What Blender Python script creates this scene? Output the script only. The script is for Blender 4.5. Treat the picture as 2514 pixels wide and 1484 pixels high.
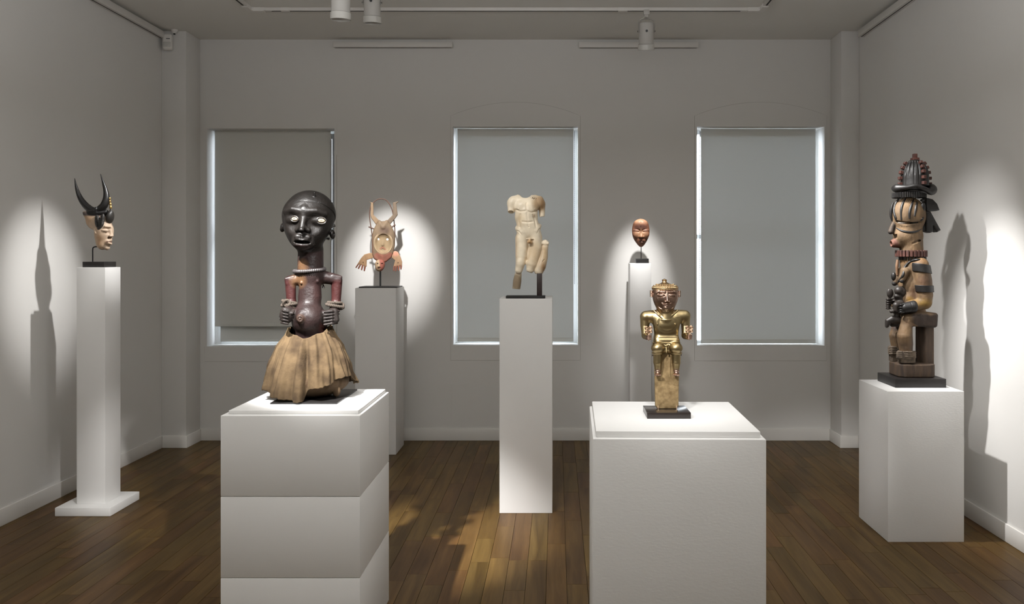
import bpy, bmesh, math, random
import numpy as np
from math import radians, sin, cos, pi
from mathutils import Vector, Matrix, Euler

for o in list(bpy.data.objects):
    bpy.data.objects.remove(o)
SC = bpy.context.scene
COL = SC.collection
random.seed(7)

# ------------------------------------------------------------------ camera
FPX = 1950.0           # focal length in pixels of the 2514 px wide frame
VPX, VPY = 1367.0, 628.0   # vanishing point of the room's depth direction
EYE = 1.5
cam_data = bpy.data.cameras.new('camera')
cam_data.sensor_width = 36.0
cam_data.lens = 36.0 * FPX / 2514.0
cam_data.shift_x = (1257.0 - VPX) / 2514.0
cam_data.shift_y = -(742.0 - VPY) / 2514.0
cam_data.clip_start = 0.05
cam = bpy.data.objects.new('camera', cam_data)
cam.location = (0, 0, EYE)
cam.rotation_euler = (radians(90), 0, 0)
COL.objects.link(cam)
SC.camera = cam

# ------------------------------------------------------------------ view / cycles
SC.view_settings.view_transform = 'Standard'
SC.view_settings.look = 'None'
SC.view_settings.exposure = 0.0
SC.view_settings.gamma = 1.0
SC.view_settings.use_curve_mapping = False
SC.cycles.use_denoising = True
SC.cycles.max_bounces = 10
SC.cycles.diffuse_bounces = 6
SC.cycles.transparent_max_bounces = 12
SC.cycles.caustics_reflective = False
SC.cycles.caustics_refractive = False
SC.cycles.sample_clamp_indirect = 4.0

# ------------------------------------------------------------------ world: overcast daylight
world = bpy.data.worlds.new('overcast_sky')
SC.world = world
world.use_nodes = True
bg = world.node_tree.nodes['Background']
bg.inputs['Color'].default_value = (0.88, 0.94, 1.0, 1)
bg.inputs['Strength'].default_value = 17.0

# ------------------------------------------------------------------ lamps
def spot(name, loc, target, watts, cone, blend=0.6, size=0.03, color=(1.0, 0.9, 0.79)):
    d = bpy.data.lights.new(name, 'SPOT')
    d.energy = watts
    d.spot_size = radians(cone)
    d.spot_blend = blend
    d.shadow_soft_size = size
    d.color = color
    o = bpy.data.objects.new(name, d)
    o.location = loc
    v = Vector(target) - Vector(loc)
    o.rotation_euler = v.to_track_quat('-Z', 'Y').to_euler()
    COL.objects.link(o)
    return o

WARM = (1.0, 0.985, 0.968)
LAMP_HORNED = ((-1.28, 4.50, 2.87), (-2.88, 4.745, 1.50))
LAMP_ANIMAL = ((-1.16, 4.75, 2.95), (-1.335, 6.40, 1.46))
LAMP_OVAL = ((0.63, 5.58, 2.93), (0.66, 6.32, 1.50))
spot('spot_horned', *LAMP_HORNED, 420, 23, 1.0, 0.03, WARM)
spot('spot_horned_second', (-1.25, 3.70, 3.0), (-2.75, 4.75, 1.2), 12, 40, 1.0, 0.04, WARM)
spot('spot_animal', *LAMP_ANIMAL, 330, 23, 0.9, 0.03, WARM)
spot('spot_oval', *LAMP_OVAL, 270, 20, 1.0, 0.03, WARM)
spot('spot_carved', (0.75, 4.12, 3.05), (2.20, 4.22, 1.10), 520, 31, 1.0, 0.025, WARM)
spot('spot_carved_second', (0.82, 3.50, 3.05), (2.16, 4.50, 1.45), 170, 32, 1.0, 0.035, WARM)
spot('spot_dark', (-1.00, 1.90, 3.08), (-0.95, 3.25, 1.50), 110, 28, 0.9, 0.03, WARM)
spot('spot_dark_second', (-1.36, 1.85, 3.08), (-0.91, 3.25, 1.20), 1500, 21, 0.95, 0.03, WARM)
spot('spot_dark_third', (0.80, 0.80, 3.08), (-1.08, 3.25, 1.30), 700, 14, 0.8, 0.03, WARM)
spot('spot_gold', (0.05, 0.95, 3.08), (0.42, 2.90, 1.22), 200, 23, 0.9, 0.03, WARM)
spot('spot_gold_second', (-1.2, -0.40, 3.08), (0.45, 2.90, 1.28), 700, 13, 0.9, 0.03, WARM)
spot('spot_torso', (-1.30, 2.9, 3.05), (-0.24, 4.66, 1.72), 125, 17, 0.9, 0.03, WARM)
# added fill: an unseen area light facing up, raises the ambient level
def area(name, loc, rot, sx, sy, watts, color):
    d = bpy.data.lights.new(name, 'AREA')
    d.shape = 'RECTANGLE'
    d.size = sx
    d.size_y = sy
    d.energy = watts
    d.color = color
    o = bpy.data.objects.new(name, d)
    o.location = loc
    o.rotation_euler = rot
    COL.objects.link(o)
area('added_ambient_fill', (-0.36, 1.7, 2.45), (pi, 0, 0), 4.0, 2.6, 151, (0.985, 0.99, 1.0))

# ------------------------------------------------------------------ helpers: objects
def srgb(r, g, b):
    def f(c):
        c /= 255.0
        return c / 12.92 if c <= 0.04045 else ((c + 0.055) / 1.055) ** 2.4
    return (f(r), f(g), f(b))

def px(x, y, Y):
    """world point seen at photo pixel (x, y) at depth Y in the room"""
    return Vector(((x - VPX) * Y / FPX, Y, EYE - (y - VPY) * Y / FPX))

def link(name, mesh, parent=None, loc=(0, 0, 0), rz=0.0):
    o = bpy.data.objects.new(name, mesh)
    COL.objects.link(o)
    o.location = loc
    o.rotation_euler = (0, 0, rz)
    if parent is not None:
        o.parent = parent
    return o

def tag(o, label, cat, group=None):
    o['label'] = label
    o['category'] = cat
    if group:
        o['group'] = group
    return o

def thing(name, label, cat, loc=(0, 0, 0), rz=0.0, group=None):
    o = bpy.data.objects.new(name, None)
    o.empty_display_size = 0.05
    COL.objects.link(o)
    o.location = loc
    o.rotation_euler = (0, 0, rz)
    return tag(o, label, cat, group)

def structure(o):
    o['kind'] = 'structure'
    return o

def bm_obj(name, bm, mat, parent=None, loc=(0, 0, 0), rz=0.0, smooth=False, angle=None):
    me = bpy.data.meshes.new(name)
    bmesh.ops.recalc_face_normals(bm, faces=bm.faces)
    bm.to_mesh(me)
    bm.free()
    me.materials.append(mat)
    if smooth:
        me.polygons.foreach_set('use_smooth', [True] * len(me.polygons))
        if angle:
            me.set_sharp_from_angle(angle=radians(angle))
    return link(name, me, parent, loc, rz)

def add_box(bm, x0, x1, y0, y1, z0, z1, bevel=0.0, seg=2):
    vs = [bm.verts.new(p) for p in ((x0, y0, z0), (x1, y0, z0), (x1, y1, z0), (x0, y1, z0),
                                    (x0, y0, z1), (x1, y0, z1), (x1, y1, z1), (x0, y1, z1))]
    fs = [bm.faces.new([vs[i] for i in f]) for f in
          ((0, 3, 2, 1), (4, 5, 6, 7), (0, 1, 5, 4), (1, 2, 6, 5), (2, 3, 7, 6), (3, 0, 4, 7))]
    if bevel > 0:
        es = list({e for f in fs for e in f.edges})
        bmesh.ops.bevel(bm, geom=es, offset=bevel, segments=seg, affect='EDGES', profile=0.5)

def box_obj(name, x0, x1, y0, y1, z0, z1, mat, parent=None, loc=(0, 0, 0), rz=0.0, bevel=0.0):
    bm = bmesh.new()
    add_box(bm, x0, x1, y0, y1, z0, z1, bevel)
    return bm_obj(name, bm, mat, parent, loc, rz, smooth=bevel > 0, angle=40)

def add_tube(bm, pts, radii, n=12, closed=False, flat=None):
    """sweep a circle along a polyline (parallel transport); flat=(a,b) scales the two section axes"""
    pts = [Vector(p) for p in pts]
    m = len(pts)
    if not hasattr(radii, '__len__'):
        radii = [radii] * m
    rings = []
    nrm = None
    for i in range(m):
        if closed:
            t = pts[(i + 1) % m] - pts[i - 1]
        else:
            t = pts[min(i + 1, m - 1)] - pts[max(i - 1, 0)]
        t.normalize()
        if nrm is None:
            ref = Vector((0, 1, 0)) if abs(t.y) < 0.9 else Vector((1, 0, 0))
            nrm = (ref - t * ref.dot(t)).normalized()
        else:
            nrm = (nrm - t * nrm.dot(t)).normalized()
        bn = t.cross(nrm)
        fa, fb = flat if flat else (1, 1)
        rings.append([bm.verts.new(pts[i] + nrm * (cos(2 * pi * k / n) * radii[i] * fa) + bn * (sin(2 * pi * k / n) * radii[i] * fb)) for k in range(n)])
    for i in range(m if closed else m - 1):
        a, b = rings[i], rings[(i + 1) % m]
        for k in range(n):
            bm.faces.new((a[k], a[(k + 1) % n], b[(k + 1) % n], b[k]))
    if not closed:
        bm.faces.new(rings[0][::-1])
        bm.faces.new(rings[-1])

def add_lathe(bm, prof, n=32, M=None):
    """prof: list of (r, z); closed top and bottom"""
    rings = []
    for r, z in prof:
        ring = []
        for k in range(n):
            v = Vector((r * cos(2 * pi * k / n), r * sin(2 * pi * k / n), z))
            ring.append(bm.verts.new(M @ v if M else v))
        rings.append(ring)
    for a, b in zip(rings[:-1], rings[1:]):
        for k in range(n):
            bm.faces.new((a[k], a[(k + 1) % n], b[(k + 1) % n], b[k]))
    bm.faces.new(rings[0][::-1])
    bm.faces.new(rings[-1])

def add_prism(bm, poly, y0, y1, bevel=0.0):
    """polygon in x-z extruded along y"""
    a = [bm.verts.new((p[0], y0, p[1])) for p in poly]
    b = [bm.verts.new((p[0], y1, p[1])) for p in poly]
    n = len(poly)
    fs = [bm.faces.new(a), bm.faces.new(b[::-1])]
    for i in range(n):
        fs.append(bm.faces.new((a[i], b[i], b[(i + 1) % n], a[(i + 1) % n])))
    if bevel > 0:
        es = list({e for f in fs[:2] for e in f.edges})
        bmesh.ops.bevel(bm, geom=es, offset=bevel, segments=2, affect='EDGES', profile=0.5)

def smooth_path(pts, n=8, closed=False):
    """Catmull-Rom through pts (sequences of any length)"""
    P = [np.array(p, float) for p in pts]
    m = len(P)
    out = []
    for i in range(m if closed else m - 1):
        if closed:
            p0, p1, p2, p3 = P[i - 1], P[i], P[(i + 1) % m], P[(i + 2) % m]
        else:
            p0, p1, p2, p3 = P[max(i - 1, 0)], P[i], P[i + 1], P[min(i + 2, m - 1)]
        for k in range(n):
            t = k / n
            out.append(0.5 * (2 * p1 + (p2 - p0) * t + (2 * p0 - 5 * p1 + 4 * p2 - p3) * t * t + (3 * p1 - p0 - 3 * p2 + p3) * t ** 3))
    if not closed:
        out.append(P[-1])
    return out

# ------------------------------------------------------------------ helpers: materials
def _nt(name):
    m = bpy.data.materials.new(name)
    m.use_nodes = True
    nt = m.node_tree
    return m, nt, nt.nodes['Principled BSDF']

def mat(name, color, rough=0.5, metal=0.0, var=0.0, vscale=8.0, bump=0.0, bscale=40.0, bdist=0.002, stretch=(1, 1, 1),
        paint=False, spec=0.5, rough_var=0.0, detail=6.0, dark=None, coords='Object'):
    """procedural material: base colour (or the mesh's own paint layer) broken up by noise, with fine relief"""
    m, nt, p = _nt(name)
    N, L = nt.nodes, nt.links
    tc = N.new('ShaderNodeTexCoord')
    mp = N.new('ShaderNodeMapping')
    mp.inputs['Scale'].default_value = stretch
    L.new(tc.outputs[coords], mp.inputs['Vector'])
    base = None
    if paint:
        at = N.new('ShaderNodeAttribute')
        at.attribute_name = 'paint'
        base = at.outputs['Color']
    if var > 0:
        nz = N.new('ShaderNodeTexNoise')
        nz.inputs['Scale'].default_value = vscale
        nz.inputs['Detail'].default_value = detail
        L.new(mp.outputs['Vector'], nz.inputs['Vector'])
        mr = N.new('ShaderNodeMapRange')
        mr.inputs['From Min'].default_value = 0.28
        mr.inputs['From Max'].default_value = 0.72
        L.new(nz.outputs['Fac'], mr.inputs['Value'])
        mx = N.new('ShaderNodeMix')
        mx.data_type = 'RGBA'
        if paint:
            mx.blend_type = 'MULTIPLY'
            mx.inputs['Factor'].default_value = 1.0
            rgb = N.new('ShaderNodeMapRange')
            rgb.inputs['From Min'].default_value = 0.25
            rgb.inputs['From Max'].default_value = 0.75
            rgb.inputs['To Min'].default_value = 1.0 - var
            rgb.inputs['To Max'].default_value = 1.0 + var
            L.new(nz.outputs['Fac'], rgb.inputs['Value'])
            L.new(base, mx.inputs[6])
            L.new(rgb.outputs['Result'], mx.inputs[7])
        else:
            c2 = dark if dark else tuple(c * (1 - var) for c in color)
            L.new(mr.outputs['Result'], mx.inputs['Factor'])
            mx.inputs[6].default_value = (*c2, 1)
            mx.inputs[7].default_value = (*color, 1)
        base = mx.outputs[2]
        if rough_var > 0:
            rr = N.new('ShaderNodeMapRange')
            rr.inputs['To Min'].default_value = rough - rough_var
            rr.inputs['To Max'].default_value = rough + rough_var
            L.new(nz.outputs['Fac'], rr.inputs['Value'])
            L.new(rr.outputs['Result'], p.inputs['Roughness'])
    if base is not None:
        L.new(base, p.inputs['Base Color'])
    else:
        p.inputs['Base Color'].default_value = (*color, 1)
    if rough_var == 0:
        p.inputs['Roughness'].default_value = rough
    p.inputs['Metallic'].default_value = metal
    p.inputs['Specular IOR Level'].default_value = spec
    if bump > 0:
        nb = N.new('ShaderNodeTexNoise')
        nb.inputs['Scale'].default_value = bscale
        nb.inputs['Detail'].default_value = 5.0
        L.new(mp.outputs['Vector'], nb.inputs['Vector'])
        b = N.new('ShaderNodeBump')
        b.inputs['Strength'].default_value = bump
        b.inputs['Distance'].default_value = bdist
        L.new(nb.outputs['Fac'], b.inputs['Height'])
        L.new(b.outputs['Normal'], p.inputs['Normal'])
    return m

M_WALL = mat('wall_paint', (0.70, 0.688, 0.668), 0.9, var=0.03, vscale=1.5, bump=0.12, bscale=220, bdist=0.001, spec=0.25)
M_CEIL = mat('ceiling_paint', (0.71, 0.695, 0.66), 0.95, var=0.03, vscale=1.0, spec=0.2)
M_TRIM = mat('baseboard_paint', (0.74, 0.72, 0.69), 0.6, var=0.03, vscale=3)
M_PLINTH = mat('plinth_paint', (0.79, 0.783, 0.772), 0.62, var=0.03, vscale=3, bump=0.15, bscale=160, bdist=0.0008, spec=0.35)
M_PLINTH_R = mat('plinth_paint_rollered', (0.79, 0.783, 0.772), 0.65, var=0.03, vscale=3, bump=0.35, bscale=120, bdist=0.0012, stretch=(0.6, 1, 1.4), spec=0.35)
M_BLACK = mat('black_metal', (0.012, 0.011, 0.011), 0.45, var=0.2, vscale=20, bump=0.05, bscale=200)
M_BLACK_WOOD = mat('black_stained_wood', (0.017, 0.014, 0.013), 0.42, var=0.35, vscale=12, stretch=(1, 8, 8), bump=0.08, bscale=60)
M_BRONZE_BAR = mat('dark_brown_steel', (0.035, 0.022, 0.02), 0.5, var=0.25, vscale=30, bump=0.05, bscale=200)
M_WHITE_METAL = mat('white_enamel', (0.70, 0.68, 0.65), 0.45, var=0.02, vscale=6)
M_CRACK = mat('hairline_crack', srgb(150, 145, 138), 0.95)
M_LAMP = mat('lamp_enamel', (0.50, 0.485, 0.46), 0.5, var=0.02, vscale=6)
M_SLOT = mat('dark_slot', (0.02, 0.02, 0.02), 0.8)
M_FRAME = mat('window_frame_paint', (0.75, 0.76, 0.77), 0.5, var=0.03, vscale=4)

def glass_mat(name, tint=(0.96, 0.98, 1.0)):
    m, nt, p = _nt(name)
    N, L = nt.nodes, nt.links
    N.remove(p)
    t = N.new('ShaderNodeBsdfTransparent')
    t.inputs['Color'].default_value = (*tint, 1)
    g = N.new('ShaderNodeBsdfGlossy')
    g.inputs['Roughness'].default_value = 0.02
    f = N.new('ShaderNodeFresnel')
    f.inputs['IOR'].default_value = 1.3
    mx = N.new('ShaderNodeMixShader')
    L.new(f.outputs[0], mx.inputs[0])
    L.new(t.outputs[0], mx.inputs[1])
    L.new(g.outputs[0], mx.inputs[2])
    L.new(mx.outputs[0], N['Material Output'].inputs['Surface'])
    return m
M_GLASS = glass_mat('window_glass')

def fabric_mat(name, color, trans):
    m, nt, p = _nt(name)
    N, L = nt.nodes, nt.links
    p.inputs['Base Color'].default_value = (*color, 1)
    p.inputs['Roughness'].default_value = 0.9
    p.inputs['Specular IOR Level'].default_value = 0.1
    tr = N.new('ShaderNodeBsdfTranslucent')
    tr.inputs['Color'].default_value = (*trans, 1)
    ad = N.new('ShaderNodeAddShader')
    L.new(p.outputs[0], ad.inputs[0])
    L.new(tr.outputs[0], ad.inputs[1])
    L.new(ad.outputs[0], N['Material Output'].inputs['Surface'])
    tc = N.new('ShaderNodeTexCoord')
    wv = N.new('ShaderNodeTexNoise')
    wv.inputs['Scale'].default_value = 900
    L.new(tc.outputs['Object'], wv.inputs['Vector'])
    b = N.new('ShaderNodeBump')
    b.inputs['Strength'].default_value = 0.1
    b.inputs['Distance'].default_value = 0.0005
    L.new(wv.outputs['Fac'], b.inputs['Height'])
    L.new(b.outputs['Normal'], p.inputs['Normal'])
    return m
M_EDGE_LIGHT = fabric_mat('translucent_edge_light', (0.6, 0.62, 0.64), (0.026, 0.029, 0.032))
M_BLIND = fabric_mat('blind_fabric', (0.64, 0.64, 0.61), (0.0098, 0.0102, 0.0100))

def wood_floor_mat():
    m, nt, p = _nt('oak_floor')
    N, L = nt.nodes, nt.links
    tc = N.new('ShaderNodeTexCoord')
    oi = N.new('ShaderNodeObjectInfo')
    geo = N.new('ShaderNodeNewGeometry')
    add = N.new('ShaderNodeVectorMath')
    add.operation = 'MULTIPLY_ADD'
    add.inputs[1].default_value = (37.0, 91.0, 13.0)
    cmb = N.new('ShaderNodeCombineXYZ')
    for k in range(3):
        L.new(oi.outputs['Random'], cmb.inputs[k])
    L.new(cmb.outputs[0], add.inputs[0])
    L.new(geo.outputs['Position'], add.inputs[2])
    mp = N.new('ShaderNodeMapping')
    mp.inputs['Scale'].default_value = (22.0, 1.6, 1.0)
    L.new(add.outputs[0], mp.inputs['Vector'])
    n1 = N.new('ShaderNodeTexNoise')
    n1.inputs['Scale'].default_value = 1.0
    n1.inputs['Detail'].default_value = 8
    n1.inputs['Distortion'].default_value = 0.6
    L.new(mp.outputs[0], n1.inputs['Vector'])
    mp2 = N.new('ShaderNodeMapping')
    mp2.inputs['Scale'].default_value = (260.0, 9.0, 1.0)
    L.new(add.outputs[0], mp2.inputs['Vector'])
    n2 = N.new('ShaderNodeTexNoise')
    n2.inputs['Scale'].default_value = 1.0
    n2.inputs['Detail'].default_value = 3
    L.new(mp2.outputs[0], n2.inputs['Vector'])
    ramp = N.new('ShaderNodeValToRGB')
    ramp.color_ramp.elements[0].position = 0.3
    ramp.color_ramp.elements[0].color = (0.082, 0.0430, 0.0108, 1)
    ramp.color_ramp.elements[1].position = 0.72
    ramp.color_ramp.elements[1].color = (0.178, 0.104, 0.0325, 1)
    L.new(n1.outputs['Fac'], ramp.inputs[0])
    # board to board variation
    hv = N.new('ShaderNodeHueSaturation')
    mr = N.new('ShaderNodeMapRange')
    mr.inputs['To Min'].default_value = 0.82
    mr.inputs['To Max'].default_value = 1.13
    L.new(oi.outputs['Random'], mr.inputs['Value'])
    L.new(mr.outputs[0], hv.inputs['Value'])
    wn = N.new('ShaderNodeTexWhiteNoise')
    wn.noise_dimensions = '1D'
    L.new(oi.outputs['Random'], wn.inputs['W'])
    mh = N.new('ShaderNodeMapRange')
    mh.inputs['To Min'].default_value = 0.488
    mh.inputs['To Max'].default_value = 0.508
    L.new(wn.outputs['Value'], mh.inputs['Value'])
    L.new(mh.outputs[0], hv.inputs['Hue'])
    L.new(ramp.outputs[0], hv.inputs['Color'])
    mx = N.new('ShaderNodeMix')
    mx.data_type = 'RGBA'
    mx.blend_type = 'MULTIPLY'
    mx.inputs['Factor'].default_value = 0.35
    L.new(hv.outputs[0], mx.inputs[6])
    L.new(n2.outputs['Fac'], mx.inputs[7])
    L.new(mx.outputs[2], p.inputs['Base Color'])
    p.inputs['Roughness'].default_value = 0.38
    p.inputs['Specular IOR Level'].default_value = 0.16
    b = N.new('ShaderNodeBump')
    b.inputs['Strength'].default_value = 0.12
    b.inputs['Distance'].default_value = 0.0006
    L.new(n2.outputs['Fac'], b.inputs['Height'])
    L.new(b.outputs['Normal'], p.inputs['Normal'])
    return m
M_FLOOR = wood_floor_mat()
M_SUBFLOOR = mat('floor_joint', (0.018, 0.011, 0.006), 0.9)
# ------------------------------------------------------------------ room shell
XL, XR = -3.085, 2.36          # left / right wall faces
YB = 6.443                     # back wall face
YP = 6.197                     # front of the corner piers
XPL, XPR = -2.892, 2.219       # inner sides of the piers
YREAR = -3.2
HC = 3.254                     # ceiling height
BBH, BBT = 0.096, 0.012        # baseboard height, thickness

# windows: opening x0, x1, z0, z1 ; blind x0, x1, bottom
WIN = [(-2.838, -1.804, 0.763, 2.531), (-0.8425, 0.172, 0.773, 2.547), (1.1366, 2.171, 0.770, 2.547)]
BLIND = [(-2.814, -1.861, 0.917), (-0.818, 0.1375, 0.791), (1.186, 2.131, 0.777)]
YBL = 6.54                     # plane of the blinds
YG = 6.665                     # plane of the glass

def back_wall():
    bm = bmesh.new()
    xs = [XL - 0.3]
    for w in WIN:
        xs += [w[0], w[1]]
    xs += [XR + 0.3]
    for i in range(len(xs) - 1):
        w = next((w for w in WIN if abs(w[0] - xs[i]) < 1e-6), None)
        if w is None:
            add_box(bm, xs[i], xs[i + 1], YB, YB + 0.3, -0.05, HC + 0.1)
        else:
            add_box(bm, xs[i], xs[i + 1], YB, YB + 0.3, -0.05, w[2])
            add_box(bm, xs[i], xs[i + 1], YB, YB + 0.3, w[3], HC + 0.1)
    return structure(bm_obj('wall_back', bm, M_WALL))
WALL_BACK = back_wall()
structure(box_obj('wall_left', XL - 0.2, XL, YREAR, YB, -0.05, HC + 0.1, M_WALL))
structure(box_obj('wall_right', XR, XR + 0.2, YREAR, YB, -0.05, HC + 0.1, M_WALL))
structure(box_obj('wall_rear', XL - 0.2, XR + 0.2, YREAR - 0.2, YREAR, -0.05, HC + 0.1, M_WALL))
structure(box_obj('wall_left_pier', XL, XPL, YP, YB, 0, HC, M_WALL, bevel=0.004))
structure(box_obj('wall_right_pier', XPR, XR, YP, YB, 0, HC, M_WALL, bevel=0.004))
structure(box_obj('ceiling', XL - 0.2, XR + 0.2, YREAR - 0.2, YB + 0.3, HC, HC + 0.12, M_CEIL))

# baseboards
structure(box_obj('baseboard_back', XPL, XPR, YB - BBT, YB, 0, BBH, M_TRIM, bevel=0.003))
def bb(name, side):
    bm = bmesh.new()
    if side < 0:
        add_box(bm, XL, XL + BBT, YREAR, YP, 0, BBH, 0.003)
        add_box(bm, XL + BBT, XPL + BBT, YP - BBT, YP, 0, BBH, 0.003)
        add_box(bm, XPL, XPL + BBT, YP, YB - BBT, 0, BBH, 0.003)
    else:
        add_box(bm, XR - BBT, XR, YREAR, YP, 0, BBH, 0.003)
        add_box(bm, XPR - BBT, XR - BBT, YP - BBT, YP, 0, BBH, 0.003)
        add_box(bm, XPR - BBT, XPR, YP, YB - BBT, 0, BBH, 0.003)
    structure(bm_obj(name, bm, M_TRIM, smooth=True, angle=40))
bb('baseboard_left', -1)
bb('baseboard_right', 1)

# floor: oak boards laid towards the window wall
def floor():
    sub = structure(box_obj('floor', XL - 0.1, XR + 0.1, YREAR - 0.1, YB + 0.1, -0.06, -0.012, M_SUBFLOOR))
    rnd = random.Random(11)
    W, G = 0.0936, 0.0009
    x0 = -0.142 - 40 * W
    boards = []
    r = 0
    while True:
        a = x0 + r * W
        r += 1
        if a > XR:
            break
        if a + W < XL:
            continue
        y = YB - rnd.uniform(0.05, 0.7)
        ye = YB
        while ye > YREAR:
            y = max(y, YREAR)
            boards.append((max(a, XL), min(a + W, XR), y, ye))
            ye = y
            y -= rnd.choice([rnd.uniform(0.32, 0.6), rnd.uniform(0.5, 0.95)])
    def area_px(b):
        ya, yb = max(b[2], 1.2), max(b[3], 1.2)
        pts = []
        for (X, Y) in ((b[0], ya), (b[1], ya), (b[1], yb), (b[0], yb)):
            pts.append((VPX + X * FPX / Y, VPY + EYE * FPX / Y))
        # clip roughly to the frame (with a margin)
        cx = sum(q[0] for q in pts) / 4
        cy = sum(q[1] for q in pts) / 4
        if cx < -150 or cx > 2664 or cy > 1600:
            return 0
        s = 0
        for i in range(4):
            s += pts[i][0] * pts[(i + 1) % 4][1] - pts[(i + 1) % 4][0] * pts[i][1]
        return abs(s) / 2
    boards.sort(key=lambda b: -area_px(b))
    def one(bm, b, dz):
        add_box(bm, b[0] + G, b[1] - G, b[2] + G * 0.7, b[3] - G * 0.7, -0.014, dz)
    for b in boards[:298]:
        bm = bmesh.new()
        one(bm, b, rnd.uniform(-0.0005, 0.0))
        bm_obj('plank', bm, M_FLOOR, sub)
    bm = bmesh.new()
    for b in boards[298:]:
        one(bm, b, rnd.uniform(-0.0005, 0.0))
    rest = bm_obj('plank_field', bm, M_FLOOR, sub)
    rest['kind'] = 'stuff'
floor()

# windows, infill outlines, blinds
def window(i):
    x0, x1, z0, z1 = WIN[i]
    w = structure(bpy.data.objects.new('window_%d' % (i + 1), None))
    w.empty_display_size = 0.1
    COL.objects.link(w)
    w.location = ((x0 + x1) / 2, YG, z0)
    cx = (x0 + x1) / 2
    hw = (x1 - x0) / 2
    h = z1 - z0
    f = bmesh.new()
    fw = 0.035
    add_box(f, -hw, -hw + fw, -0.03, 0.03, 0, h, 0.003)
    add_box(f, hw - fw, hw, -0.03, 0.03, 0, h, 0.003)
    add_box(f, -hw + fw, hw - fw, -0.03, 0.03, h - fw, h, 0.003)
    add_box(f, -hw + fw, hw - fw, -0.03, 0.03, 0, fw * 0.6, 0.003)
    bm_obj('frame', f, M_FRAME, w)
    f = bmesh.new()
    add_box(f, -hw + fw, hw - fw, -0.025, 0.02, h * 0.5 - 0.018, h * 0.5 + 0.018, 0.003)
    bm_obj('meeting_rail', f, M_FRAME, w)
    for a, b in ((fw * 0.6, h * 0.5 - 0.018), (h * 0.5 + 0.018, h - fw)):
        box_obj('pane', -hw + fw, hw - fw, -0.003, 0.003, a, b, M_GLASS, w)
    # arched infill around the opening: a plaster patch a few mm proud of the wall
    m = 0.018
    zb = z0 - 0.122
    zs = z1 + 0.088
    rise = 0.11
    xa, xb = x0 - m, x1 + m
    bm = bmesh.new()
    t = 0.0022
    add_box(bm, xa, x0, YB - t, YB, zb, z1)
    add_box(bm, x1, xb, YB - t, YB, zb, z1)
    add_box(bm, x0, x1, YB - t, YB, zb, z0)
    n = 20
    poly = [(xb, z1), (xb, zs)]
    for k in range(1, n):
        s = k / n
        poly.append((xb + (xa - xb) * s, zs + rise * (1 - (2 * s - 1) ** 2)))
    poly += [(xa, zs), (xa, z1)]
    add_prism(bm, poly[::-1], YB - t, YB)
    trim = structure(bm_obj('trim_%d' % (i + 1), bm, M_WALL))
    # hairline crack where the infill meets the wall
    rim = [(xa, zb), (xa, zs)] + [(p[0], p[1]) for p in poly[2:2 + n - 1][::-1]] + [(xb, zs), (xb, zb)]
    if i == 0:
        runs = [[(xa, z0), (xa, zb), (xb, zb), (xb, zs - 0.3)]]
    else:
        runs = [rim, [(xa, zb), (xb, zb)]]
    for q in runs:
        c = bmesh.new()
        add_tube(c, [(p[0], YB - 0.0004, p[1]) for p in q], 0.0019, 5)
        bm_obj('hairline_crack', c, M_CRACK, trim)

def blind(i, label):
    x0, x1, zb = BLIND[i]
    z1 = WIN[i][3] - 0.0015
    b = thing('roller_blind', label, 'blind', ((x0 + x1) / 2, YBL, zb), 0, 'roller blinds in the three windows')
    hw = (x1 - x0) / 2
    h = z1 - zb
    # fabric: subdivided sheet with a barely visible sag
    bm = bmesh.new()
    nx, nz = 12, 24
    g = [[bm.verts.new((-hw + 2 * hw * a / nx, 0.002 * sin(pi * a / nx) * sin(pi * c / nz), 0.03 + (h - 0.03) * c / nz)) for a in range(nx + 1)] for c in range(nz + 1)]
    for c in range(nz):
        for a in range(nx):
            bm.faces.new((g[c][a], g[c][a + 1], g[c + 1][a + 1], g[c + 1][a]))
    o = bm_obj('fabric', bm, M_BLIND, b, smooth=True)
    box_obj('hem_bar', -hw, hw, -0.006, 0.006, 0.0, 0.032, M_BLIND, b, bevel=0.003)
    bm = bmesh.new()
    add_tube(bm, [(-hw, 0.026, h - 0.045), (hw, 0.026, h - 0.045)], 0.022, 16)
    bm_obj('roller', bm, M_WHITE_METAL, b, smooth=True, angle=40)
    return b, hw, h
LB = ['grey roller blind behind the dark figure, ending a little above the sill',
      'grey roller blind in the middle window behind the marble torso',
      'grey roller blind in the window between the small oval mask and the right pier']
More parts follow.
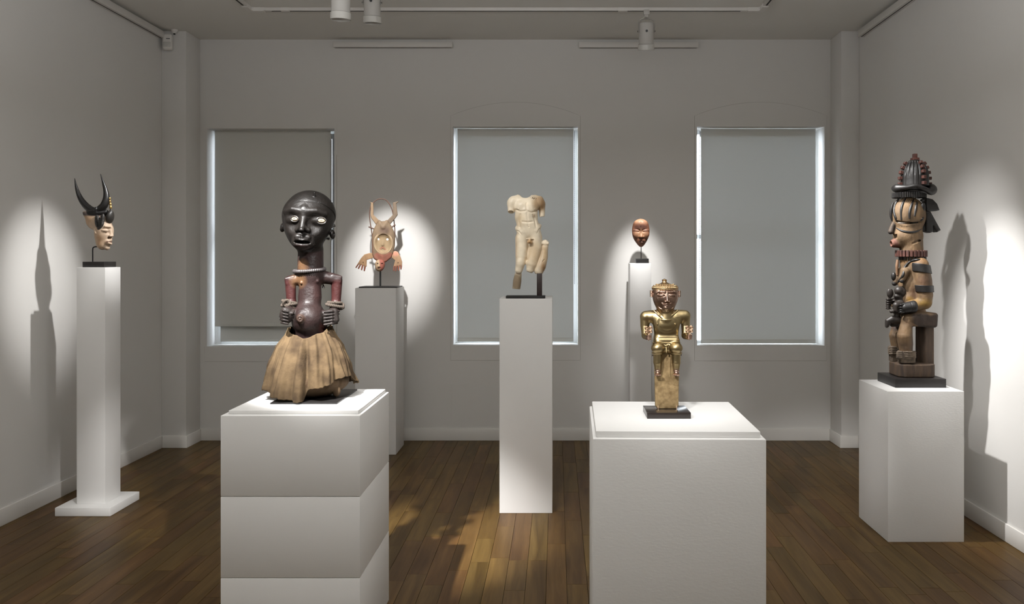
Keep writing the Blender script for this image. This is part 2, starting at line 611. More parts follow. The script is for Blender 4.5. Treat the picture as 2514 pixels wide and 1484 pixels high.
for i in range(3):
    window(i)
    b, hw, h = blind(i, LB[i])
    if i == 0:
        # a second inner blind that closes the foot of this window
        x0, x1 = -2.795, -1.868
        inner = tag(link('inner_blind', None), 'inner grey blind showing under the raised blind of the left window', 'blind')
        inner.location = ((x0 + x1) / 2, 6.60, 0.797)
        box_obj('fabric', -(x1 - x0) / 2, (x1 - x0) / 2, -0.001, 0.001, 0.0, WIN[0][3] - 0.815, M_BLIND, inner)
        box_obj('edge_light_strip', (x1 - x0) / 2 + 0.002, (x1 - x0) / 2 + 0.040, -0.004, 0.004, 0.0, WIN[0][3] - 0.815, M_EDGE_LIGHT, inner)  # added translucent strip, stands in for the pale light beside the blind
        box_obj('hem_bar', -(x1 - x0) / 2, (x1 - x0) / 2, -0.004, 0.004, -0.012, 0.012, M_BLIND, inner, bevel=0.002)
    else:
        s = 1 if i == 1 else -1
        bm = bmesh.new()
        zlo = h - (1.25 if i == 2 else 1.28)
        xx = s * (hw + 0.008)
        n = 150
        for yy in (-0.012, 0.0):
            prof = [(xx, yy, h - 0.02 - (h - 0.02 - zlo) * k / n) for k in range(n + 1)]
            add_tube(bm, prof, [0.0022 if k % 2 else 0.0012 for k in range(n + 1)], 6)
        bm_obj('bead_chain', bm, mat('bead_chain_metal', (0.16, 0.16, 0.17), 0.4, 0.6), b)

# ------------------------------------------------------------------ rails, tracks, lamps, sensor
def rail(label, x0, x1, y0, y1, z0, z1):
    r = thing('wall_rail', label, 'rail', ((x0 + x1) / 2, (y0 + y1) / 2, z0))
    hx, hy, h = (x1 - x0) / 2, (y1 - y0) / 2, z1 - z0
    box_obj('housing', -hx, hx, -hy, hy, 0.0, h, M_WHITE_METAL, r, bevel=0.003)
    if hx > hy:
        box_obj('underside_slot', -hx + 0.01, hx - 0.01, -hy * 0.15, hy * 0.15, -0.0015, 0.0, M_SLOT, r)
    else:
        box_obj('underside_slot', -hx * 0.12, hx * 0.12, -hy + 0.01, hy - 0.01, -0.0015, 0.0, M_SLOT, r)
    return r
rail('white horizontal rail on the back wall above the animal mask, left of centre', -1.802, -0.842, YB - 0.045, YB, 3.182, 3.225)
rail('white horizontal rail on the back wall behind the hanging spotlight', 0.178, 1.140, YB - 0.045, YB, 3.180, 3.222)
rail('long white rail along the top of the left wall ending at the motion sensor', XL, XL + 0.05, 1.5, 6.15, 3.185, 3.235)
rail('long white rail along the top of the right wall running to the right pier', XR - 0.05, XR, 1.5, 6.10, 3.18, 3.23)

YT = 5.625
def track():
    t = thing('lighting_track', 'white rectangular lighting track on the ceiling carrying the spotlights', 'track', (-0.36, YT, HC))
    ox = -0.36
    def run(name, x0, x1, y0, y1):
        box_obj(name, x0 - ox, x1 - ox, y0 - YT, y1 - YT, -0.022, 0.0, M_WHITE_METAL, t, bevel=0.002)
    XA, XB = -2.17, 1.45
    run('track_run', XA + 0.09, XB - 0.09, YT - 0.018, YT + 0.018)
    for xx in (XA, XB, -1.19, 0.78):
        run('track_run', xx - 0.018, xx + 0.018, -2.0, YT - 0.10 if xx in (XA, XB) else 5.33)
    for xx, s in ((XA, 1), (XB, -1)):
        bm = bmesh.new()
        poly = [(-0.02, 0.02), (0.10, 0.02), (0.10, -0.02), (0.03, -0.02), (0.02, -0.03), (0.02, -0.11), (-0.02, -0.11)]
        lo = [bm.verts.new((xx - ox + s * p[0], p[1], -0.026)) for p in poly]
        hi = [bm.verts.new((xx - ox + s * p[0], p[1], 0.0)) for p in poly]
        bm.faces.new(lo)
        bm.faces.new(hi[::-1])
        for i in range(len(poly)):
            bm.faces.new((lo[i], hi[i], hi[(i + 1) % len(poly)], lo[(i + 1) % len(poly)]))
        bm_obj('corner_joint', bm, M_WHITE_METAL, t)
        # dark contact slots
        a, b2 = (xx + s * 0.10, xx + s * 0.10 + s * 0.02)
    box_obj('joint_sleeve', 0.434 - ox, 0.50 - ox, -0.021, 0.021, -0.025, 0.0, M_WHITE_METAL, t, bevel=0.002)
    box_obj('joint_sleeve', -1.95 - ox, -1.89 - ox, -0.021, 0.021, -0.025, 0.0, M_WHITE_METAL, t, bevel=0.002)
    # contact slots seen as thin dark lines
    box_obj('contact_slot', -2.02 - ox, 1.30 - ox, 0.0185, 0.0195, -0.018, -0.013, M_SLOT, t)
    box_obj('contact_slot', -2.02 - ox, 1.30 - ox, -0.006, 0.006, -0.0225, -0.0215, M_SLOT, t)
    for xx in (XA, XB):
        box_obj('contact_slot', xx - 0.006 - ox, xx + 0.006 - ox, -3.0, -0.13, -0.0225, -0.0215, M_SLOT, t)
track()

M_SNOOT = mat('frosted_glass_snoot', (0.56, 0.55, 0.52), 0.2, var=0.02)
M_DOT = mat('black_knob', (0.008, 0.008, 0.008), 0.4)
def lamp(label, x, y, aim, drop):
    """spotlight hanging from the track; housing axis turned towards aim"""
    t = thing('track_spotlight', label, 'spotlight', (x, y, HC - 0.022), 0, 'track spotlights under the ceiling')
    bm = bmesh.new()
    add_box(bm, -0.02, 0.02, -0.02, 0.02, -0.035, 0.0, 0.004)
    add_tube(bm, [(0, 0, -0.03), (0, 0, -drop + 0.03)], 0.016, 16)
    bm_obj('adapter', bm, M_LAMP, t, smooth=True, angle=40)
    top = Vector((0, 0, -drop))
    d = (Vector(aim) - (Vector((x, y, HC - 0.022)) + top)).normalized()
    q = d.to_track_quat('-Z', 'Y')
    M = Matrix.Translation(top) @ q.to_matrix().to_4x4()
    def P(v):
        return M @ Vector(v)
    # yoke: flat U around the housing top
    bm = bmesh.new()
    pts = [(-0.056, 0, -0.075), (-0.056, 0, -0.01), (-0.045, 0, 0.012), (0, 0, 0.02), (0.045, 0, 0.012), (0.056, 0, -0.01), (0.056, 0, -0.075)]
    add_tube(bm, [P(p) for p in smooth_path(pts, 5)], 0.010, 8, flat=(1.2, 0.35))
    bm_obj('yoke', bm, M_LAMP, t, smooth=True, angle=40)
    bm = bmesh.new()
    add_lathe(bm, [(0.030, 0.004), (0.046, 0.0), (0.0525, -0.008), (0.0525, -0.145), (0.050, -0.150), (0.044, -0.150)], 36, M)
    bm_obj('housing', bm, M_LAMP, t, smooth=True, angle=40)
    bm = bmesh.new()
    add_lathe(bm, [(0.050, -0.148), (0.058, -0.153), (0.058, -0.190), (0.054, -0.192), (0.052, -0.160), (0.02, -0.158)], 36, M)
    bm_obj('snoot', bm, M_SNOOT, t, smooth=True, angle=40)
    bm = bmesh.new()
    add_tube(bm, [P((0, -0.050, -0.060)), P((0, -0.056, -0.060))], 0.0085, 16)
    bm_obj('knob', bm, M_DOT, t)
    for s in (-1, 1):
        bm = bmesh.new()
        add_tube(bm, [P((s * 0.051, 0, -0.062)), P((s * 0.0625, 0, -0.062))], 0.006, 10)
        bm_obj('pivot_screw', bm, M_DOT, t)
    # power lead from the adapter into the housing
    bm = bmesh.new()
    pts = [(0.0, -0.01, -drop + 0.045), P((-0.02, -0.02, 0.03)), P((-0.045, -0.012, 0.015)), P((-0.03, 0, 0.002))]
    add_tube(bm, smooth_path(pts, 6), 0.003, 6)
    bm_obj('power_lead', bm, M_LAMP, t, smooth=True)
    return t
lamp('white track spotlight in front of the right-hand rail on the back wall', 0.632, 5.60, (0.66, 6.1, 1.2), 0.085)
lamp('larger white track spotlight above the dark figure, left one of a pair', -1.225, 4.50, (-1.25, 4.6, 2.0), 0.20)
lamp('white track spotlight of a pair, right one, above the animal mask', -1.178, 5.06, (-1.19, 5.2, 2.0), 0.055)

def sensor():
    p = px(409, 102, 6.16)
    t = thing('motion_sensor', 'small white motion sensor in the upper left corner below the ceiling', 'sensor', (p.x, YP - 0.005, p.z - 0.066), radians(12))
    bm = bmesh.new()
    add_box(bm, -0.036, 0.036, -0.05, 0.0, 0.0, 0.125, 0.016, 4)
    bm_obj('casing', bm, M_WHITE_METAL, t, smooth=True, angle=60)
    bm = bmesh.new()
    add_box(bm, -0.026, 0.026, -0.054, -0.045, 0.02, 0.06, 0.004)
    bm_obj('lens_window', bm, M_SNOOT, t, smooth=True, angle=60)
    bm = bmesh.new()
    add_box(bm, -0.006, 0.022, -0.0515, -0.048, 0.082, 0.088, 0.001)
    bm_obj('indicator', bm, mat('grey_indicator', (0.08, 0.08, 0.08), 0.5), t)
    q = px(427, 85, 6.16)
    t2 = thing('ceiling_detector', 'tiny cone shaped white detector beside the motion sensor', 'sensor', (q.x, YP - 0.03, HC))
    bm = bmesh.new()
    add_lathe(bm, [(0.026, 0.0), (0.026, -0.006), (0.014, -0.024), (0.010, -0.028)], 20)
    bm_obj('cone', bm, M_WHITE_METAL, t2, smooth=True, angle=40)
    bm = bmesh.new()
    add_lathe(bm, [(0.008, -0.026), (0.008, -0.034), (0.005, -0.037)], 14)
    bm_obj('tip', bm, M_DOT, t2, smooth=True, angle=40)
sensor()

# old plaster repair: thin raised crack lines on the back wall below the middle window
bm = bmesh.new()
for path in ([(1062, 940), (1085, 946), (1108, 944), (1135, 946), (1162, 940)], [(1108, 944), (1109, 985), (1108, 1020), (1109, 1048)], [(1075, 920), (1086, 930), (1098, 940), (1110, 947)]):
    add_tube(bm, [px(a, b, YB - 0.0006) for a, b in path], 0.0014, 5)
bm_obj('plaster_crack', bm, M_WALL, WALL_BACK)

# ------------------------------------------------------------------ plinths
def plinth(label, x0, x1, y0, y1, h, rz=0.0, bevel=0.0025, m=None):
    m = m or M_PLINTH
    cx, cy = (x0 + x1) / 2, (y0 + y1) / 2
    t = thing('display_plinth', label, 'plinth', (cx, cy, 0), rz)
    return t, (x1 - x0) / 2, (y1 - y0) / 2, m
def simple_plinth(label, x0, x1, y0, y1, h, rz=0.0, bevel=0.0025, m=None, z0=0.0):
    o = box_obj('display_plinth', -(x1 - x0) / 2, (x1 - x0) / 2, -(y1 - y0) / 2, (y1 - y0) / 2, z0, h, m or M_PLINTH,
                None, ((x0 + x1) / 2, (y0 + y1) / 2, 0), rz, bevel)
    return tag(o, label, 'plinth')

# slim one on the left with a wide foot
t, hx, hy, m = plinth('tall slim white plinth on a wide square foot under the horned mask', -2.885, -2.565, 4.563, 4.883, 0.05)
box_obj('foot', -hx, hx, -hy, hy, 0, 0.05, m, t, bevel=0.004)
box_obj('column', -2.800 + 2.725, -2.633 + 2.725, 4.63 - 4.723, 4.795 - 4.723, 0.05, 1.431, m, t, bevel=0.003)
simple_plinth('white plinth standing against the back wall under the upside-down animal mask', -1.519, -1.211, 5.98, 6.29, 1.255)
simple_plinth('tall white plinth alone in the middle of the floor under the marble torso', -0.334, -0.026, 4.621, 4.94, 1.249)
simple_plinth('slimmest tall white plinth at the back wall under the small oval mask', 0.572, 0.737, 6.20, 6.365, 1.44)
simple_plinth('low white plinth beside the right wall under the tall striped carving', 1.732, 2.131, 4.155, 4.555, 0.789, m=M_PLINTH_R)
# broad one at the left front: three stacked sections and an inset top slab
t, hx, hy, m = plinth('broad white plinth of three stacked boxes under the dark skirted figure', -1.248, -0.730, 2.946, 3.456, 0.906)
for a, b in ((0, 0.302), (0.303, 0.604), (0.605, 0.906)):
    box_obj('section', -hx, hx, -hy, hy, a, b, m, t, bevel=0.003)
box_obj('top_slab', -hx + 0.021, hx - 0.012, -hy + 0.022, hy - 0.012, 0.906, 0.921, m, t, bevel=0.003)
# broad one at the right front, turned slightly
t, hx, hy, m = plinth('broad one-piece white plinth with raised top slab under the gold figure', 0.1227, 0.682, 2.568, 3.126, 0.906, radians(-1.2), m=M_PLINTH_R)
box_obj('body', -hx, hx, -hy, hy, 0, 0.906, m, t, bevel=0.0035)
box_obj('top_slab', -hx + 0.010, hx - 0.014, -hy + 0.020, hy - 0.01, 0.906, 0.927, M_PLINTH, t, bevel=0.003)
# ------------------------------------------------------------------ carving toolkit: signed-distance fields meshed by surface nets
# A primitive is (lo, hi, f): its bounding box and a distance function of x, y, z arrays.
def _rot(r):
    if r is None:
        return None
    return np.array(Euler([radians(a) for a in r]).to_matrix())

def _obb(c, h, R):
    e = np.abs(R) @ np.array(h) if R is not None else np.array(h, float)
    c = np.array(c, float)
    return c - e, c + e

def _loc(x, y, z, c, R):
    x, y, z = x - c[0], y - c[1], z - c[2]
    if R is None:
        return x, y, z
    return (R[0, 0] * x + R[1, 0] * y + R[2, 0] * z, R[0, 1] * x + R[1, 1] * y + R[2, 1] * z, R[0, 2] * x + R[1, 2] * y + R[2, 2] * z)

def ell(c, r, rot=None):
    R = _rot(rot)
    lo, hi = _obb(c, r, R)
    def f(x, y, z):
        x, y, z = _loc(x, y, z, c, R)
        k0 = np.sqrt((x / r[0]) ** 2 + (y / r[1]) ** 2 + (z / r[2]) ** 2)
        k1 = np.sqrt((x / r[0] ** 2) ** 2 + (y / r[1] ** 2) ** 2 + (z / r[2] ** 2) ** 2) + 1e-9
        return k0 * (k0 - 1) / k1
    return lo, hi, f

def ball(c, r):
    c = np.array(c, float)
    return c - r, c + r, lambda x, y, z: np.sqrt((x - c[0]) ** 2 + (y - c[1]) ** 2 + (z - c[2]) ** 2) - r

def cone(a, b, ra, rb=None):
    rb = ra if rb is None else rb
    a, b = np.array(a, float), np.array(b, float)
    d = b - a
    dd = float(d @ d) + 1e-9
    m = max(ra, rb)
    def f(x, y, z):
        px_, py_, pz_ = x - a[0], y - a[1], z - a[2]
        t = np.clip((px_ * d[0] + py_ * d[1] + pz_ * d[2]) / dd, 0, 1)
        return np.sqrt((px_ - d[0] * t) ** 2 + (py_ - d[1] * t) ** 2 + (pz_ - d[2] * t) ** 2) - (ra + (rb - ra) * t)
    return np.minimum(a, b) - m, np.maximum(a, b) + m, f

def path(pts, rr):
    """polyline of round cones"""
    pts = [np.array(p, float) for p in pts]
    if not hasattr(rr, '__len__'):
        rr = [rr] * len(pts)
    cs = [cone(pts[i], pts[i + 1], rr[i], rr[i + 1]) for i in range(len(pts) - 1)]
    lo = np.min([c[0] for c in cs], 0)
    hi = np.max([c[1] for c in cs], 0)
    def f(x, y, z):
        v = cs[0][2](x, y, z)
        for c in cs[1:]:
            v = np.minimum(v, c[2](x, y, z))
        return v
    return lo, hi, f

def box(c, h, r=0.0, rot=None):
    R = _rot(rot)
    lo, hi = _obb(c, h, R)
    def f(x, y, z):
        x, y, z = _loc(x, y, z, c, R)
        qx, qy, qz = np.abs(x) - h[0] + r, np.abs(y) - h[1] + r, np.abs(z) - h[2] + r
        return np.sqrt(np.maximum(qx, 0) ** 2 + np.maximum(qy, 0) ** 2 + np.maximum(qz, 0) ** 2) + np.minimum(np.maximum(qx, np.maximum(qy, qz)), 0) - r
    return lo, hi, f

def tor(c, Rx, Ry, r, rot=None, rz=None):
    """elliptic ring in the local x-y plane"""
    R = _rot(rot)
    rz = rz or r
    lo, hi = _obb(c, (Rx + r, Ry + r, rz), R)
    def f(x, y, z):
        x, y, z = _loc(x, y, z, c, R)
        k = np.sqrt((x / Rx) ** 2 + (y / Ry) ** 2) + 1e-9
        q = np.sqrt(x * x + y * y) * (1 - 1 / k)
        return (np.sqrt((q / r) ** 2 + (z / rz) ** 2) - 1) * min(r, rz)
    return lo, hi, f

def plane(n, d):
    """half space n.p < d"""
    n = np.array(n, float)
    n /= np.linalg.norm(n)
    return np.array([-1e9] * 3), np.array([1e9] * 3), lambda x, y, z: n[0] * x + n[1] * y + n[2] * z - d

def plane_at(n, p):
    n = np.array(n, float)
    n /= np.linalg.norm(n)
    return plane(n, float(n @ np.array(p, float)))

def slab(poly, y0, y1, r=1.0):
    """x-z polygon extruded between y0 and y1 with rounded edges"""
    P = np.array(poly, float)
    lo = np.array([P[:, 0].min(), min(y0, y1), P[:, 1].min()])
    hi = np.array([P[:, 0].max(), max(y0, y1), P[:, 1].max()])
    cy, hy = (y0 + y1) / 2, abs(y1 - y0) / 2
    def f(x, y, z):
        x, y, z = np.broadcast_arrays(x, y, z)
        two = x.ndim == 3 and x.shape[1] > 1
        X, Z = (x[:, 0, :], z[:, 0, :]) if two else (x, z)
        d = np.full(X.shape, 1e18)
        s = np.ones(X.shape)
        n = len(P)
        for i in range(n):
            a, b = P[i], P[i - 1]
            ex, ez = b - a
            wx, wz = X - a[0], Z - a[1]
            t = np.clip((wx * ex + wz * ez) / (ex * ex + ez * ez + 1e-12), 0, 1)
            d = np.minimum(d, (wx - ex * t) ** 2 + (wz - ez * t) ** 2)
            c1, c2, c3 = Z >= a[1], Z < b[1], ex * wz > ez * wx
            s = np.where((c1 & c2 & c3) | (~c1 & ~c2 & ~c3), -s, s)
        d2 = s * np.sqrt(d) + r
        if two:
            d2 = d2[:, None, :]
        dy = np.abs(y - cy) - hy + r
        return np.sqrt(np.maximum(d2, 0) ** 2 + np.maximum(dy, 0) ** 2) + np.minimum(np.maximum(d2, dy), 0) - r
    return lo, hi, f

def turned(prim, c, rot):
    """a primitive rotated about c (degrees)"""
    R = _rot(rot)
    c = np.array(c, float)
    lo, hi, f = prim
    cc, hh = (np.clip(lo, -1e6, 1e6) + np.clip(hi, -1e6, 1e6)) / 2, (np.clip(hi, -1e6, 1e6) - np.clip(lo, -1e6, 1e6)) / 2
    nc = R @ (cc - c) + c
    e = np.abs(R) @ hh
    def g(x, y, z):
        a, b, d = _loc(x, y, z, c, R)
        return f(a + c[0], b + c[1], d + c[2])
    return nc - e, nc + e, g

def _smin(a, b, k):
    if k <= 0:
        return np.minimum(a, b)
    h = np.maximum(k - np.abs(a - b), 0) / k
    return np.minimum(a, b) - h * h * k * 0.25

class Field:
    def __init__(self, lo, hi, h):
        self.lo, self.h = np.array(lo, float), h
        self.n = np.ceil((np.array(hi, float) - self.lo) / h).astype(int) + 1
        self.F = np.full(self.n, 50.0, np.float32)
        self.ax = [(self.lo[i] + h * np.arange(self.n[i])).astype(np.float32) for i in range(3)]
        self.R = None
    def _sub(self, lo, hi, pad):
        s = []
        for i in range(3):
            a = int(np.clip(np.floor((lo[i] - pad - self.lo[i]) / self.h), 0, self.n[i]))
            b = int(np.clip(np.ceil((hi[i] + pad - self.lo[i]) / self.h) + 1, 0, self.n[i]))
            s.append(slice(a, b))
        g = np.meshgrid(self.ax[0][s[0]], self.ax[1][s[1]], self.ax[2][s[2]], indexing='ij')
        return tuple(s), g
    def _p(self, prim):
        return turned(prim, self.R[0], self.R[1]) if self.R else prim
    def add(self, prim, k=0.0):
        lo, hi, f = self._p(prim)
        s, g = self._sub(lo, hi, k + 2.5 * self.h)
        if g[0].size:
            self.F[s] = _smin(self.F[s], f(*g), k)
        return self
    def cut(self, prim, k=0.0):
        lo, hi, f = self._p(prim)
        s, g = self._sub(lo, hi, k + 2.5 * self.h)
        if g[0].size:
            self.F[s] = -_smin(-self.F[s], f(*g), k)
        return self
    def keep(self, prim, k=0.0):
        lo, hi, f = self._p(prim)
        g = np.meshgrid(*self.ax, indexing='ij')
        self.F = -_smin(-self.F, -f(*g), k).astype(np.float32)
        return self
    def front(self, x, z):
        """y of the surface facing the viewer at (x, z)"""
        i = int(round((x - self.lo[0]) / self.h))
        k = int(round((z - self.lo[2]) / self.h))
        c = self.F[min(max(i, 0), self.n[0] - 1), :, min(max(k, 0), self.n[2] - 1)]
        w = np.nonzero(c < 0)[0]
        return float(self.ax[1][w[0]]) if len(w) else 0.0
    def mesh(self):
        F, n = self.F, self.n
        S = F < 0
        S[0], S[-1], S[:, 0], S[:, -1], S[:, :, 0], S[:, :, -1] = 0, 0, 0, 0, 0, 0
        F = np.where(S, F, np.maximum(F, 1e-4))
        cnt = np.zeros(n - 1, np.int8)
        for a in (0, 1):
            for b in (0, 1):
                for c in (0, 1):
                    cnt += S[a:n[0] - 1 + a, b:n[1] - 1 + b, c:n[2] - 1 + c]
        act = (cnt > 0) & (cnt < 8)
        I, J, K = np.nonzero(act)
        idx = np.full(n - 1, -1, np.int32)
        idx[I, J, K] = np.arange(len(I))
        off = [(a, b, c) for a in (0, 1) for b in (0, 1) for c in (0, 1)]
        V = np.stack([F[I + a, J + b, K + c] for a, b, c in off], 1)
        pos = np.zeros((len(I), 3))
        num = np.zeros(len(I))
        for p in range(8):
            for q in range(p + 1, 8):
                if sum(abs(off[p][m] - off[q][m]) for m in range(3)) != 1:
                    continue
                x = (V[:, p] < 0) != (V[:, q] < 0)
                t = np.where(x, V[:, p] / np.where(x, V[:, p] - V[:, q], 1), 0)
                for m in range(3):
                    pos[:, m] += np.where(x, off[p][m] + (off[q][m] - off[p][m]) * t, 0)
                num += x
        pos /= num[:, None]
        pos = self.lo + (pos + np.stack([I, J, K], 1)) * self.h
        Q = []
        for axis in range(3):
            u, v = [(1, 2), (2, 0), (0, 1)][axis]
            sl0 = [slice(1, n[m] - 1) for m in range(3)]
            sl0[axis] = slice(0, n[axis] - 1)
            sl1 = list(sl0)
            sl1[axis] = slice(1, n[axis])
            A, B = S[tuple(sl0)], S[tuple(sl1)]
            for flip, msk in ((False, A & ~B), (True, ~A & B)):
                w = np.stack(np.nonzero(msk), 1)
                base = w + np.array([0 if m == axis else 1 for m in range(3)])
                c = []
                for du, dv in ((1, 1), (0, 1), (0, 0), (1, 0)):
                    e = base.copy()
                    e[:, u] -= du
                    e[:, v] -= dv
                    c.append(idx[e[:, 0], e[:, 1], e[:, 2]])
                q = np.stack(c, 1)
                Q.append(q[:, ::-1] if flip else q)
        return pos, np.concatenate(Q)

class Sculpt:
    """an exhibit measured off the photograph in pixels and built in metres: local x to the viewer's right, -y to the viewer, z up"""
    def __init__(self, name, label, cat, cx, yb, Y, Z, yaw=None, lift=0.0):
        self.cx, self.yb, self.Y = cx, yb, Y
        self.X = (cx - VPX) * Y / FPX
        th = math.atan2(-self.X, Y) if yaw is None else yaw
        self.th = th
        self.c = cos(th)
        self.s = Y / FPX                       # metres per pixel at this depth
        self.S = np.array([self.s * self.c, self.s, self.s])
        self.lift = lift / self.s
        self.root = thing(name, label, cat, (self.X, Y, Z), th)
    def P(self, x, y, d=0.0):
        """the point d pixels nearer to the viewer than the base point that the photo shows at pixel (x, y) -> local pixel coordinates"""
        t, ct, st, D = (x - VPX) / FPX, cos(self.th), sin(self.th), d * self.s
        a = (t * (self.Y - ct * D) - self.X - st * D) / (ct - t * st)
        Yw = self.Y + st * a - ct * D
        return np.array([a / self.S[0], -d, ((VPY - y) * Yw - (VPY - self.yb) * self.Y) / FPX / self.s + self.lift])
    def on(self, F, x, y, out=0.0, d=15.0):
        """like P, on the front surface of a carved field (out > 0: in front of it)"""
        p = self.P(x, y, d)
        for _ in range(8):
            d = 0.5 * d - 0.5 * F.front(p[0], p[2])
            p = self.P(x, y, d)
        p[1] = F.front(p[0], p[2]) - out
        return p
    def pts(self, lst):
        return [self.P(*p) for p in lst]
    def put(self, name, V, Q, m, parent=None, paint=None, base=None, smooth=True):
        me = bpy.data.meshes.new(name)
        W = np.asarray(V, float) * self.S
        me.vertices.add(len(W))
        me.vertices.foreach_set('co', W.astype(np.float32).ravel())
        Q = np.asarray(Q, np.int32)
        me.loops.add(Q.size)
        me.loops.foreach_set('vertex_index', Q.ravel())
        me.polygons.add(len(Q))
        me.polygons.foreach_set('loop_start', np.arange(0, Q.size, Q.shape[1], dtype=np.int32))
        me.polygons.foreach_set('use_smooth', np.full(len(Q), smooth))
        me.update(calc_edges=True)
        if base is not None:
            C = np.tile(np.array([*base, 1.0]), (len(V), 1))
            x, y, z = V[:, 0], V[:, 1], V[:, 2]
            for prim, col, soft in (paint or []):
                w = np.clip(0.5 - prim[2](x, y, z) / max(soft, 1e-3), 0, 1)[:, None]
                C[:, :3] = C[:, :3] * (1 - w) + np.array(col) * w
            at = me.color_attributes.new('paint', 'FLOAT_COLOR', 'POINT')
            at.data.foreach_set('color', C.astype(np.float32).ravel())
        me.materials.append(m)
        return link(name, me, parent or self.root)
    def carve(self, name, field, m, parent=None, paint=None, base=None):
        V, Q = field.mesh()
        return self.put(name, V, Q, m, parent, paint, base)
    def tube(self, name, pts, r, m, parent=None, n=10, closed=False, steps=6, flat=None):
        """pts in local pixels; r a number or a list as long as pts"""
        if hasattr(r, '__len__'):
            q = smooth_path([(*p, a) for p, a in zip(pts, r)], steps, closed)
            pp, rr = [v[:3] for v in q], [v[3] * self.s for v in q]
        else:
            pp = smooth_path(pts, steps, closed)
            rr = r * self.s
        bm = bmesh.new()
        add_tube(bm, [tuple(np.array(p) * self.S) for p in pp], rr, n, closed, flat)
        return bm_obj(name, bm, m, parent or self.root, smooth=True, angle=60)
    def block(self, name, x0, x1, y0, y1, z0, z1, m, bevel=0.0015, parent=None):
        """box given in metres in world axes, relative to the root's position; undoes the root's yaw"""
        bm = bmesh.new()
        add_box(bm, x0 - self.X, x1 - self.X, y0 - self.Y, y1 - self.Y, z0, z1, bevel)
        bmesh.ops.rotate(bm, verts=bm.verts, cent=(0, 0, 0), matrix=Matrix.Rotation(-self.root.rotation_euler.z, 3, 'Z'))
        return bm_obj(name, bm, m, parent or self.root, smooth=True, angle=40)

def merge(parts):
    """join (V, Q) quads lists"""
    Vs, Qs, n = [], [], 0
    for V, Q in parts:
        Vs.append(V)
        Qs.append(Q + n)
        n += len(V)
    return np.concatenate(Vs), np.concatenate(Qs)
# ------------------------------------------------------------------ exhibit 1: dark standing figure with cloth skirt
def rope(S, name, loop, r, m, parent=None, twist=0.55, strands=2, closed=True):
    """twisted cord along a loop of local pixel points"""
    pp = smooth_path(loop, 14, closed)
    n = len(pp)
    V = []
    bm = bmesh.new()
    for s in range(strands):
        q = []
        for i, p in enumerate(pp):
            t = pp[(i + 1) % n] - pp[i - 1]
            t /= np.linalg.norm(t) + 1e-9
            a = np.cross(t, (0, 0, 1.0))
            a = a / (np.linalg.norm(a) + 1e-9)
            b = np.cross(t, a)
            ang = 2 * pi * s / strands + round(n * twist / (2 * pi)) * 2 * pi * i / n
            q.append(p + (a * cos(ang) + b * sin(ang)) * r * 0.55)
        add_tube(bm, [tuple(v * S.S) for v in q], r * 0.62 * S.s, 7, closed)
    return bm_obj(name, bm, m, parent or S.root, smooth=True)

